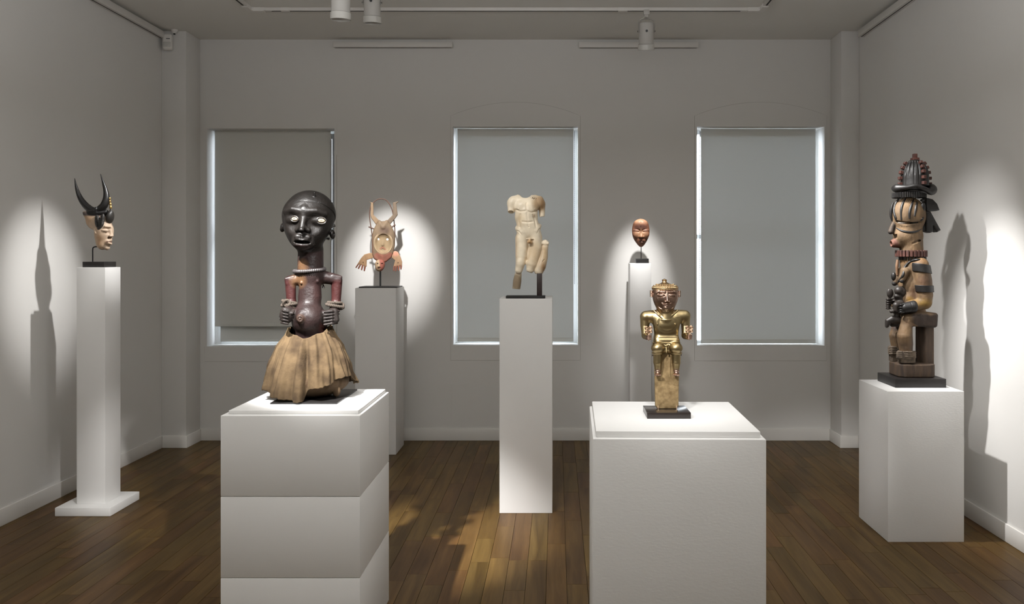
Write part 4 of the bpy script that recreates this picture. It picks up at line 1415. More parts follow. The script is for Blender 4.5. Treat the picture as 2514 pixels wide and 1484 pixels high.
# ------------------------------------------------------------------ exhibit 3: marble torso
def marble_torso():
    S = Sculpt('marble_torso', 'cream marble statue of a headless nude male, broken arms and legs, on a dark post', 'sculpture', 1290, 725.5, 4.72, 1.249, 0.0, 0.015)
    P = S.P
    Z = lambda x, y: (1200 + x / 4.785, 450 + y / 4.785)   # enlarged-detail pixels -> photo pixels
    q = lambda x, y, d=0.0: P(*Z(x, y), d)
    crm = srgb(226, 212, 188)
    M = mat('weathered_marble', crm, 0.42, var=0.14, vscale=22, bump=0.22, bscale=70, bdist=0.002, paint=True, spec=0.4, rough_var=0.1)
    F = Field(P(1243, 714, 0) + (0, -32, -2), P(1353, 474, 0) + (0, 26, 4), 0.68)
    # rib cage, abdomen, pelvis
    F.add(ell(q(442, 275, 0), (29.5, 17, 26), (0, 3, 0)))
    F.add(box(q(440, 225, -2), (26, 11, 13), 9, (0, 2, 0)), 10)
    F.add(cone(q(443, 330, 0), q(443, 440, 1), 22, 20), 8)
    F.add(ell(q(440, 400, 1), (28.2, 16.5, 24)), 8)
    F.add(ell(q(462, 500, 2), (27, 17.5, 20), (0, 5, 0)), 8)
    F.add(ell(q(470, 575, 0), (29.5, 18, 19), (0, 4, 0)), 8)
    # trapezius peaks either side of the broken neck
    F.add(path([q(300, 190, -4), q(340, 156, -4), q(380, 180, -4)], [8, 4.5, 7]), 5)
    F.add(path([q(500, 175, -4), q(545, 158, -4), q(590, 190, -4)], [7, 4.5, 8]), 5)
    F.cut(ell(q(432, 128, 0), (13.5, 22, 11.5), (0, -4, 0)), 2)
    # shoulders and arm stumps
    F.add(ell(q(283, 228, 0), (13.5, 13, 15.5), (0, 16, 0)), 6)
    F.add(cone(q(270, 240, 0), q(262, 325, 2), 10.8, 8.2), 4)
    F.cut(plane_at((-0.45, -0.25, -0.85), q(262, 322, 2)) if False else ball(q(256, 372, 8), 10.5), 0.6)
    F.add(ell(q(598, 232, -5), (12.5, 12.5, 15.5), (0, -14, 0)), 6)
    F.add(cone(q(622, 250, -7), q(626, 398, -8), 8.8, 6.4), 4)
    F.cut(ell(q(628, 420, -8), (14, 14, 6), (0, -10, 0)), 0.6)
    # pectorals, rib arch, rectus lines, navel
    F.add(ell(q(375, 268, 10), (15.5, 8.5, 12.0), (0, -8, -16)), 4)
    F.add(ell(q(512, 272, 10), (15.5, 8.5, 12.0), (0, 10, 16)), 4)
    on = lambda x, y, out=0.0: S.on(F, *Z(x, y), out)
    F.cut(path([on(325, 316, 0.7), on(372, 333, 0.5), on(440, 326, 0.9), on(505, 345, 0.5), on(565, 330, 0.7)], 1.2), 3.2)
    F.cut(path([on(444, 240, 0.9), on(446, 318, 0.8)], 1.1), 4)
    F.cut(path([on(450, 352, 1.0), on(458, 430, 1.0), on(467, 500, 1.1)], 1.1), 4)
    F.cut(path([on(396, 452, 1.0), on(455, 460, 1.0), on(520, 452, 1.0)], 0.9), 4)
    F.cut(path([on(368, 372, 0.9), on(352, 440, 0.9), on(362, 515, 1.0)], 1.0), 4.5)
    F.cut(path([on(524, 372, 0.9), on(545, 440, 0.9), on(556, 505, 1.0)], 1.0), 4.5)
    F.cut(ball(on(470, 516, 0.3), 1.6), 1.0)
    F.add(ball(on(347, 300), 1.2), 1.2)
    F.add(ball(on(540, 305), 1.2), 1.2)
    # oblique swell over the hip bones, groin lines
    F.add(path([on(332, 530, -4.6), on(350, 548, -3.6), on(374, 578, -2.2)], [4.4, 3.8, 2.4]), 7)
    F.add(path([on(598, 500, -4.6), on(582, 524, -3.6), on(558, 562, -2.2)], [4.4, 3.8, 2.4]), 7)
    F.cut(path([on(328, 560, 0.6), on(352, 568, 0.6), on(384, 608, 0.6), on(424, 650, 0.6), on(462, 684, 0.4)], [1.2, 1.4, 1.4, 1.4, 1.2]), 1.6)
    F.cut(path([on(606, 532, 0.6), on(588, 550, 0.6), on(562, 598, 0.6), on(532, 648, 0.6), on(500, 682, 0.4)], [1.2, 1.4, 1.4, 1.4, 1.2]), 1.6)
    # standing leg (viewer's left)
    F.add(path([q(392, 650, -2), q(388, 760, 0), q(382, 860, 2), q(370, 950, 4), q(352, 1025, 4)], [16.8, 15.6, 14.2, 11.2, 9.2]), 6)
    F.add(ell(q(366, 935, 9), (9.5, 8, 12), (0, 6, 0)), 4)
    F.cut(path([q(322, 1052, 14), q(350, 1068, 14), q(385, 1048, 12)], 1.2), 1)
    F.add(path([q(345, 1075, -3), q(334, 1150, -5), q(322, 1250, -7)], [8.6, 10.2, 9.8]), 2)
    F.cut(plane_at((0.12, 0.1, -1), q(325, 1243, 0)) if False else box(q(325, 1282, -6), (22, 22, 8), 0.5, (0, 5, 0)), 0.4)
    # bent leg (viewer's right), broken at the knee
    F.add(path([q(545, 640, -2), q(552, 760, 0), q(528, 860, 2), q(508, 950, 5), q(486, 1015, 8)], [17.2, 16.0, 15.2, 14.4, 9.6]), 6)
    F.cut(ell(q(462, 1085, 12), (16, 20, 8.5), (0, 22, 0)), 0.8)
    F.cut(path([q(470, 700, 16), q(468, 780, 15), q(462, 840, 12), q(452, 900, 9)], [1.4, 1.6, 2.2, 3.2]), 2.5)
    # genitals
    F.add(ell(q(470, 692, 19), (4.4, 4.2, 4.2)), 1)
    F.add(ell(q(490, 694, 19), (4.2, 4.2, 4.2)), 1)
    F.add(cone(q(480, 660, 19), q(480, 688, 24), 2.6, 2.4), 1.2)
    F.add(path([q(440, 655, 17), q(478, 650, 19.5), q(520, 655, 17)], [1.2, 2.2, 1.2]), 2.5)
    # broken points on the shoulder
    for (x, y) in ((515, 175), (530, 183), (548, 172), (560, 180), (542, 160)):
        F.cut(ell(q(x, y, 8), (1.0, 5, 2.6), (0, 24, 0)), 0.4)
    # tree-trunk support fused to the bent leg
    F.add(path([q(663, 706, -2), q(655, 790, -1), q(643, 880, 1), q(612, 975, 4), q(588, 1030, 6)], [8.6, 8.4, 10.4, 12.6, 11.5]), 3)
    F.add(box(q(664, 706, -2), (8.8, 8.5, 3.2), 1.5, (0, 4, 0)), 1)
    F.cut(tor(q(662, 732, -2), 9.6, 9.2, 1.3), 0.5)
    F.cut(path([q(626, 750, 6), q(612, 850, 10), q(580, 945, 14)], 1.4), 1.4)
    for a, b, c, e in ((632, 922, 662, 888), (585, 1016, 616, 1008), (645, 805, 690, 770), (650, 855, 690, 815)):
        F.cut(path([q(a, b, 13), q((a + c) / 2, (b + e) / 2, 12), q(c, e, 8)], 0.9), 0.5)
    F.cut(box(q(590, 1098, 5), (26, 26, 6), 1, (0, 4, 0)), 0.8)
    st = srgb(150, 118, 84)
    grey = srgb(150, 132, 108)
    paint = [(ell(q(585, 215, 6), (12, 16, 18)), srgb(160, 132, 98), 22), (ell(q(626, 250, 0), (10, 20, 16)), srgb(150, 120, 86), 14),
             (ell(q(560, 250, 14), (9, 12, 12)), srgb(176, 150, 118), 12), (ell(q(533, 385, 18), (3, 8, 5)), srgb(150, 126, 96), 5),
             (ell(q(330, 1160, -4), (14, 22, 22)), grey, 8),  # shade on the lower shin, put into the marble's colour
             (ell(q(535, 850, 12), (14, 12, 30)), srgb(196, 170, 134), 26), (ell(q(360, 430, 14), (10, 10, 14)), srgb(208, 188, 156), 20),
             (ell(q(640, 985, 6), (9, 18, 16)), st, 14), (ell(q(655, 840, 6), (10, 16, 22)), srgb(190, 164, 128), 18),
             (ell(q(480, 690, 22), (9, 8, 8)), srgb(186, 152, 112), 8), (ell(q(322, 760, 0), (5, 16, 40)), srgb(206, 184, 152), 14)]
    S.carve('body', F, M, paint=paint, base=crm)
    zt = float(q(590, 1060)[2]) * S.s
    xa, xb = (q(566, 1200)[0]) * S.s * S.c + S.X, (q(627, 1200)[0]) * S.s * S.c + S.X
    S.block('post', xa, xb, 4.68, 4.71, 0.012, zt, M_BRONZE_BAR, 0.001)
    S.block('base_plate', -0.298, -0.068, 4.642, 4.742, 0.0, 0.015, M_BLACK, 0.001)
marble_torso()
# ------------------------------------------------------------------ exhibit 4: small oval mask
def oval_mask():
    S = Sculpt('oval_mask', 'small oval reddish brown wooden mask with slit eyes on a thin black stem', 'mask', 1574, 646.5, 6.27, 1.44)
    P = S.P
    q = lambda x, y, d=0.0: P(1500 + x / 8.73, 510 + y / 8.73, d)
    M = mat('reddish_carved_wood', (0.3, 0.18, 0.1), 0.55, var=0.3, vscale=40, bump=0.25, bscale=130, bdist=0.0015, paint=True, rough_var=0.1)
    F = Field(q(440, 860, 0) + (0, -24, -1), q(830, 228, 0) + (0, 12, 1), 0.5)
    F.add(ell(q(638, 440, 0), (20.4, 12.5, 22)))
    F.add(ell(q(638, 560, 0), (20.6, 12, 24)), 8)
    F.add(ell(q(645, 745, 2), (7.5, 8, 11)), 13)
    F.cut(ell(q(640, 560, -14), (17, 16, 30)), 1)
    F.cut(plane((0, 1, 0), 1e9) if False else box(q(640, 540, -20), (30, 12, 50)), 0)
    # lower face set back under a bulging forehead
    F.cut(ell(q(545, 500, 15), (10.5, 6.5, 4.6), (0, 4, 14)), 3)
    F.cut(ell(q(742, 500, 15), (10.5, 6.5, 4.6), (0, -4, -14)), 3)
    F.add(ell(q(638, 360, 3), (17.5, 11.5, 12.5)), 5)
    for s in (-1, 1):
        F.add(ell(q(643 + s * 100, 492, 8.5), (8.4, 4.4, 3.3), (0, s * -6, s * 14)), 1)
        F.cut(path([q(643 + s * 28, 512, 13), q(643 + s * 90, 500, 13.5), q(643 + s * 158, 488, 8)], 0.75), 0.5)
    F.add(path([q(640, 300, 13.5), q(641, 400, 15.0)], 0.7), 0.8)
    F.add(path([q(643, 485, 9.5), q(645, 560, 12), q(648, 625, 15)], [2.0, 2.4, 4.0]), 3)
    for s in (-1, 1):
        F.add(ell(q(650 + s * 32, 625, 12), (3.0, 3, 2.4)), 1.5)
        F.add(ell(q(643 + s * 105, 575, 8), (8, 5, 8)), 6)
    F.cut(box(q(650, 662, 17), (7, 4, 1.9), 0.5), 0.6)
    F.add(path([q(590, 706, 9), q(625, 700, 12.5), q(655, 704, 13), q(690, 700, 12.5), q(722, 706, 9)], [0.9, 1.6, 1.4, 1.6, 0.9]), 1)
    F.cut(path([q(600, 722, 11.5), q(658, 726, 15), q(715, 722, 11.5)], 0.8), 0.4)
    F.add(path([q(598, 732, 8.5), q(658, 746, 12.5), q(720, 732, 8.5)], [0.9, 2.4, 0.9]), 1)
    drk = srgb(74, 46, 36)
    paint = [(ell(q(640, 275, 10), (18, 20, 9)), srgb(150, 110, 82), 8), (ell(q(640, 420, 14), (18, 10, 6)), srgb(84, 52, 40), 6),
             (ell(q(640, 560, 14), (14, 14, 8)), srgb(150, 112, 82), 12),
             (path([q(486, 492, 12), q(640, 512, 14), q(800, 488, 12)], 1.0), drk, 1.5), (ell(q(655, 735, 12), (8, 6, 2.5)), drk, 2),
             (ell(q(650, 665, 13), (5.5, 8, 3)), srgb(90, 56, 40), 3)]
    S.carve('face', F, M, paint=paint, base=srgb(112, 72, 52))
    S.tube('mount_stem', [P(1574, 640, 0), P(1574, 620, 0), P(1574, 604, -2)], 1.05, M_BLACK, n=10)
    S.block('base_block', 0.623, 0.722, 6.235, 6.320, 0.0, 0.036, M_BLACK, 0.001)
oval_mask()

# ------------------------------------------------------------------ exhibit 5: horned mask in profile
def horned_mask():
    S = Sculpt('horned_mask', 'white faced mask in profile with two long curved black horns on a bent rod', 'mask', 240, 655.5, 4.715, 1.431, 0.0)
    P = S.P
    q = lambda x, y, d=0.0: P(160 + x / 5.3, 400 + y / 5.3, d)
    M_H = mat('polished_black_horn', (0.013, 0.012, 0.012), 0.33, var=0.3, vscale=40, bump=0.15, bscale=90, bdist=0.0015)
    M_F = mat('whitened_wood', srgb(205, 182, 158), 0.6, var=0.16, vscale=28, bump=0.3, bscale=90, bdist=0.002, paint=True)
    M_G = mat('gilt_beads', (0.55, 0.36, 0.14), 0.35, metal=0.8)
    # face block; nose points to the viewer's right, slightly towards the viewer
    F = Field(q(225, 1140, 0) + (0, -30, -1), q(640, 640, 0) + (0, 30, 1), 0.55)
    F.add(ell(q(505, 900, 0), (20, 24, 32), (0, 8, 0)))
    F.add(ell(q(490, 1062, 0), (12, 16, 12.5)), 12)
    F.add(ell(q(430, 760, 0), (28, 22, 22)), 8)
    F.add(ell(q(330, 690, 0), (20, 17, 10), (0, 40, 0)), 8)
    F.cut(ell(q(580, 905, 14), (8, 9, 6)), 3)
    F.add(path([q(470, 850, 20), q(520, 822, 20), q(578, 826, 12), q(590, 840, 2)], [1.6, 2.4, 2.4, 2.0]), 3)
    F.add(ell(q(514, 876, 18), (8.5, 4.6, 3.6), (0, 4, 22)), 1)
    F.cut(path([q(472, 884, 22.5), q(512, 888, 23.5), q(555, 880, 18)], 0.8), 0.4)
    F.add(path([q(582, 850, 2), q(592, 900, 3), q(606, 944, 3)], [3.0, 3.4, 4.0]), 3)
    F.add(ell(q(588, 950, 7), (4.0, 4, 3.4)), 1.6)
    F.cut(box(q(596, 972, 2), (8, 8, 2.0), 0.5, (0, -6, 0)), 0.8)
    F.add(ell(q(566, 1030, 3), (6.5, 10, 8)), 5)
    F.add(path([q(556, 1020, 13), q(584, 1006, 8), q(601, 1001, 2), q(601, 1001, -3)], [0.9, 1.8, 2.1, 2.1]), 1.2)
    F.cut(path([q(553, 1030, 15), q(588, 1028, 11), q(612, 1027, 1), q(612, 1027, -6)], 1.15), 0.5)
    F.add(path([q(556, 1038, 13), q(583, 1046, 8), q(599, 1053, 2), q(599, 1053, -3)], [0.9, 1.8, 2.1, 2.1]), 1.2)
    F.add(ell(q(543, 1098, 2), (6.0, 9, 6.5)), 4)
    # the mask is open behind: slice along the slanted rim
    a, b = q(246, 636), q(440, 1105)
    nx, nz = (b[2] - a[2]), -(b[0] - a[0])
    n = np.array([nx, 0, nz])
    if n[0] > 0:
        n = -n
    F.keep(plane_at(n, a), 1.5)
    # ear
    F.add(path([q(410, 842, 21), q(385, 870, 22), q(398, 912, 22), q(420, 916, 21)], [2.6, 2.4, 2.2, 1.6]), 1)
    F.add(path([q(450, 868, 20), q(432, 892, 22), q(440, 908, 21)], [1.6, 1.6, 1.2]), 0.8)
    wd = srgb(150, 116, 88)
    paint = [(ell(q(330, 720, 0), (18, 40, 24), (0, 32, 0)), srgb(176, 146, 118), 14), (path([q(246, 640), q(440, 1105)], 2.5), srgb(70, 52, 42), 3),
             (path([q(545, 1024, 12), q(604, 1024, 2)], 2.6), srgb(110, 80, 66), 3), (ell(q(470, 660, 0), (50, 40, 8)), srgb(60, 50, 46), 4),
             (ell(q(596, 965, 4), (7, 9, 3)), srgb(96, 76, 66), 3), (ell(q(585, 800, -10), (9, 16, 12)), srgb(60, 50, 46), 5),
             (ell(q(440, 1000, 20), (10, 10, 20)), srgb(178, 146, 116), 16)]
    S.carve('face', F, M_F, paint=paint, base=srgb(184, 162, 140))
    # horns with a groove along each
    def horn(cl, rr, gx):
        pts = smooth_path([(*q(x, y, d), r) for (x, y, d), r in zip(cl, rr)], 5)
        V = np.array([p[:3] for p in pts])
        R = [p[3] for p in pts]
        G = Field(V.min(0) - 13, V.max(0) + 13, 0.6)
        G.add(path(V, R))
        off = np.array([gx[0], -0.95, gx[1]])
        off /= np.linalg.norm(off)
        nn = len(V)
        G.cut(path([V[i] + off * (R[i] + 0.3) for i in range(int(nn * 0.25), int(nn * 0.92))], 1.0), 1.0)
        S.carve('horn', G, M_H)
    horn([(124, 198, -6), (150, 330, -5), (196, 450, -4), (262, 545, -1), (338, 606, 3), (405, 624, 5)], [0.7, 3.6, 6.0, 7.8, 8.6, 8.0], (0.4, 0.5))
    horn([(459, 138, 4), (500, 262, 4), (530, 370, 4), (534, 470, 5), (500, 556, 7), (430, 620, 8)], [0.7, 3.4, 5.6, 7.8, 9.0, 9.2], (-0.4, 0.3))
    G = Field(q(225, 720, 0) + (0, -26, -2), q(560, 560, 0) + (0, 26, 2), 0.6)
    G.add(path([q(262, 640, 4), q(330, 655, 8), q(420, 650, 8), q(530, 640, 4)], [3.0, 8.5, 10.0, 7.0]))
    G.add(ell(q(402, 604, 14), (4.2, 4.5, 7.0)), 1.5)
    S.carve('horn_base', G, M_H)
    # two plaits lying like leaves behind the brow
    M_P = mat('plaited_hair', (0.028, 0.025, 0.022), 0.45, var=0.3, vscale=60)
    for mid, tip, w in (((412, 690), (445, 862), 42), ((492, 676), (452, 850), 38)):
        a, b = np.array(mid, float), np.array(tip, float)
        L = np.linalg.norm(b - a)
        ax = (b - a) / L
        nr = np.array([-ax[1], ax[0]])
        G = Field(q(350, 880, 18) + (0, -16, -2), q(550, 655, 18) + (0, 16, 2), 0.5)
        c = (a + b) / 2
        ang = math.degrees(math.atan2(ax[0], ax[1]))
        G.add(ell(q(c[0], c[1], 21), (w / 5.3 * 0.92, 5.5, L / 5.3 * 0.60), (0, 180 - ang, 0)))
        for k in range(11):
            t = (k + 0.7) / 11.5
            p0 = a + ax * L * t
            u = p0 - nr * w * 0.95 - ax * 10
            v = p0 + nr * w * 0.95 - ax * 10
            G.cut(path([q(u[0], u[1], 22), q(p0[0], p0[1] + 4, 27), q(v[0], v[1], 22)], 1.0), 0.4)
        G.cut(path([q(*(a - ax * 10), 28), q(*b, 28)], 0.8), 0.6)
        S.carve('plait', G, M_P)
    G = Field(q(520, 800, 0) + (0, -24, -2), q(640, 590, 0) + (0, 24, 2), 0.55)
    G.add(ell(q(583, 702, 4), (8.0, 12, 16.5), (0, 10, 0)))
    G.add(cone(q(596, 640, 4), q(598, 604, 4), 4.5, 2.2), 4)
    S.carve('brow_pod', G, M_P)
    G = Field(q(560, 620, 0) + (0, -10, -2), q(620, 430, 0) + (0, 10, 2), 0.4)
    for (x, y, a, b) in ((583, 460, 2.2, 4.0), (586, 496, 2.0, 3.6), (588, 532, 3.0, 4.0), (592, 574, 3.0, 5.2)):
        G.add(ell(q(x, y, 3), (a, 3.2, b)), 0.6)
    S.carve('gilt_pendant', G, M_G)
    S.tube('mount_rod', [q(358, 1290, -2), q(358, 1200, -2), q(359, 1115, -2), q(374, 1093, -2), q(410, 1087, -2), q(450, 1087, -2)], 1.55, M_BLACK, n=12)
    S.block('base_block', -2.778, -2.652, 4.652, 4.780, 0.0, 0.033, M_BLACK_WOOD, 0.0015)
horned_mask()

# ------------------------------------------------------------------ exhibit 6: animal / human plaque mask hung head down
def animal_mask():
    S = Sculpt('animal_mask', 'flat painted wooden mask of an upside-down figure with hands, legs and bent hoop', 'mask', 932, 705, 6.13, 1.255)
    P = S.P
    q = lambda x, y, d=0.0: P(850 + x / 5.3, 460 + y / 5.3, d)
    tan = srgb(132, 110, 86)
    red = srgb(142, 90, 74)
    M = mat('painted_driftwood', tan, 0.75, var=0.22, vscale=26, bump=0.3, bscale=90, bdist=0.002, stretch=(1.6, 1, 0.5), paint=True)
    poly = lambda L: [(q(x, y)[0], q(x, y)[2]) for x, y in L]
    # body board
    F = Field(q(310, 990, 0) + (0, -24, -2), q(660, 405, 0) + (0, 16, 2), 0.6)
    body = [(430, 424), (392, 478), (352, 560), (336, 650), (332, 760), (336, 870), (356, 925), (392, 952), (470, 985), (520, 968), (582, 918), (612, 850), (632, 760),
            (636, 660), (622, 580), (582, 492), (528, 424), (476, 498)]
    F.add(slab(poly(body), -7, 7, 4.5))
    F.add(ell(q(484, 690, 2), (26, 11, 48)), 5)
    F.add(path([q(430, 445, 3), q(478, 520, 8), q(525, 445, 3)], [3, 5, 3]), 4)
    F.cut(ell(q(482, 727, 15), (21.2, 11.5, 24.6)), 0.8)
    F.add(tor(q(482, 727, 9), 22, 25.2, 1.4, (90, 0, 0)), 0.8)
    F.add(ell(q(482, 735, 2.5), (15, 4, 18)), 4)
    F.add(path([q(478, 700, 4), q(474, 745, 6)], [1.2, 2.2]), 4)
    for x, y, rx, rz in ((420, 671, 2.5, 3.0), (536, 673, 3.1, 3.0)):
        F.cut(ell(q(x, y, 0), (rx, 40, rz)), 0.3)
    for x in (447, 492):
        F.cut(ball(q(x, 737, 8.5), 1.3), 0.3)
    F.cut(path([q(436, 796, 9), q(458, 776, 10), q(474, 771, 10), q(492, 778, 10), q(512, 802, 9)], 1.6), 0.8)
    F.add(path([q(440, 808, 6), q(474, 786, 7), q(508, 812, 6)], 1.0), 0.6)
    paint = [(ell(q(490, 905, 4), (26, 24, 14.5)), red, 4), (ell(q(482, 727, 8), (21.5, 16, 25)), srgb(146, 124, 94), 3),
             (ell(q(500, 560, 8), (12, 12, 9)), srgb(92, 72, 58), 9), (path([q(440, 800, 6), q(474, 776, 6), q(510, 806, 6)], 1.5), srgb(140, 78, 62), 2),
             (tor(q(482, 727, 9), 22.5, 25.7, 1.5, (90, 0, 0)), srgb(190, 166, 134), 1.5),
             (path([q(350, 840, 5), q(375, 900, 5), q(405, 945, 5)], 2.2), srgb(112, 86, 66), 3), (ell(q(342, 800, 0), (3, 8, 40)), srgb(120, 86, 70), 6)]
    S.carve('body_board', F, M, paint=paint, base=srgb(116, 97, 76))
    # small head at the foot of the board
    G = Field(q(355, 1110, 0) + (0, -26, -2), q(525, 925, 0) + (0, 12, 2), 0.5)
    G.add(ell(q(440, 1000, 4), (12, 10, 13)))
    G.add(ell(q(432, 1045, 5), (9, 9, 9)), 6)
    G.add(path([q(428, 985, 12), q(423, 1030, 16)], [1.6, 2.6]), 2)
    for x, y in ((405, 991), (468, 991)):
        G.cut(ell(q(x, y, 14), (2.6, 4, 1.8)), 0.6)
    G.cut(path([q(402, 1046, 14), q(424, 1052, 16), q(446, 1042, 14)], 1.1), 0.5)
    G.cut(ell(q(424, 1036, 17), (2.6, 2, 1.4)), 0.5)
    mid = plane_at((-1, 0, -0.1), q(436, 1000, 0))
    hb = ball(q(440, 1010, 4), 30)
    rs = (hb[0], hb[1], lambda x, y, z: np.maximum(hb[2](x, y, z), mid[2](x, y, z)))
    S.carve('small_head', G, M, paint=[(rs, srgb(150, 86, 72), 3), (ball(q(405, 991, 12), 2), srgb(50, 36, 30), 2), (ball(q(468, 991, 12), 2), srgb(50, 36, 30), 2),
                                       (path([q(402, 1048, 13), q(424, 1054, 15), q(446, 1044, 13)], 1), srgb(120, 60, 50), 1.5)], base=srgb(176, 150, 120))
    # legs: flat boards
    def board(name, pl, d0, d1, col, m=M, paint=None, r=2.0):
        A = poly(pl)
        xs, zs = [p[0] for p in A], [p[1] for p in A]
        G = Field((min(xs) - 2, -d1 - 2, min(zs) - 2), (max(xs) + 2, -d0 + 2, max(zs) + 2), 0.5)
        G.add(slab(A, -d1, -d0, r))
        return S.carve(name, G, m, paint=paint or [], base=col)
    board('leg', [(428, 428), (388, 484), (326, 398), (316, 360), (320, 200), (288, 182), (330, 192), (352, 200), (356, 355)], -3, 3, srgb(134, 111, 86))
    board('leg', [(534, 428), (570, 482), (640, 400), (670, 358), (652, 210), (690, 178), (640, 186), (606, 196), (608, 352)], -3, 3, srgb(108, 92, 76))
    # arms and four-fingered hands
    finl = [(350, 850), (300, 852), (238, 870), (196, 914), (166, 962), (150, 990), (118, 1040), (130, 1050), (168, 998), (172, 1002), (150, 1052), (164, 1064), (196, 1006),
            (202, 1010), (190, 1070), (206, 1080), (226, 1016), (232, 1018), (226, 1086), (242, 1090), (258, 1026), (266, 1030), (268, 942), (300, 932), (348, 920)]
    finr = [(606, 838), (640, 824), (672, 838), (706, 898), (728, 966), (726, 1030), (718, 1068), (706, 1072), (700, 1022), (694, 1022), (688, 1080), (672, 1082), (668, 1024),
            (662, 1024), (652, 1088), (636, 1094), (636, 1028), (630, 1028), (624, 1092), (610, 1080), (614, 1030), (636, 950), (596, 918), (588, 880)]
    band = lambda pts: (path([q(x, y, 0) for x, y in pts], 1.2), srgb(110, 88, 68), 2)
    A = board('arm', finl, -2, 4, srgb(158, 125, 92), paint=[(path([q(140, 1035, 0), q(190, 1050, 0), q(235, 1065, 0)], 9), srgb(142, 88, 70), 4), band([(216, 896), (262, 930)])], r=1.6)
    B = board('arm', finr, -2, 4, srgb(160, 128, 98), paint=[(path([q(620, 1065, 0), q(670, 1060, 0), q(712, 1050, 0)], 9), srgb(144, 86, 68), 4), (ball(q(640, 850, 0), 9), srgb(196, 140, 116), 6)], r=1.6)
    for arm, x, y in ((A, 220, 969), (B, 674, 973)):
        S.tube('peg', [q(x, y, 2), q(x, y, 6)], 0.8, M_SLOT, parent=arm, n=8)
    # bent-wood hoop behind, tied on with sticks
    M_R = mat('bent_twig', srgb(98, 72, 60), 0.7, var=0.3, vscale=40)
    S.tube('hoop', [q(340, 640, -8), q(326, 540, -8), q(308, 420, -8), q(303, 330, -8), q(318, 250, -8), q(352, 196, -8), q(400, 158, -8), q(455, 146, -8), q(512, 160, -8),
                    q(556, 205, -8), q(590, 270, -8), q(610, 345, -8), q(622, 440, -8), q(632, 540, -8), q(634, 650, -8)], 1.35, M_R, n=10)
    S.tube('tie_stick', [q(292, 510, -6), q(325, 524, -5), q(368, 540, -3)], 1.7, M_R, n=8)
    S.tube('tie_stick', [q(586, 524, -3), q(615, 500, -5), q(640, 484, -6)], 1.7, M_R, n=8)
    S.tube('mount_stem', [q(444, 1296, -3), q(444, 1180, -3), q(444, 1075, -3)], 2.1, M_BLACK, n=12)
    S.block('base_plate', -1.500, -1.212, 6.015, 6.24, 0.0, 0.009, M_BLACK, 0.001)
animal_mask()
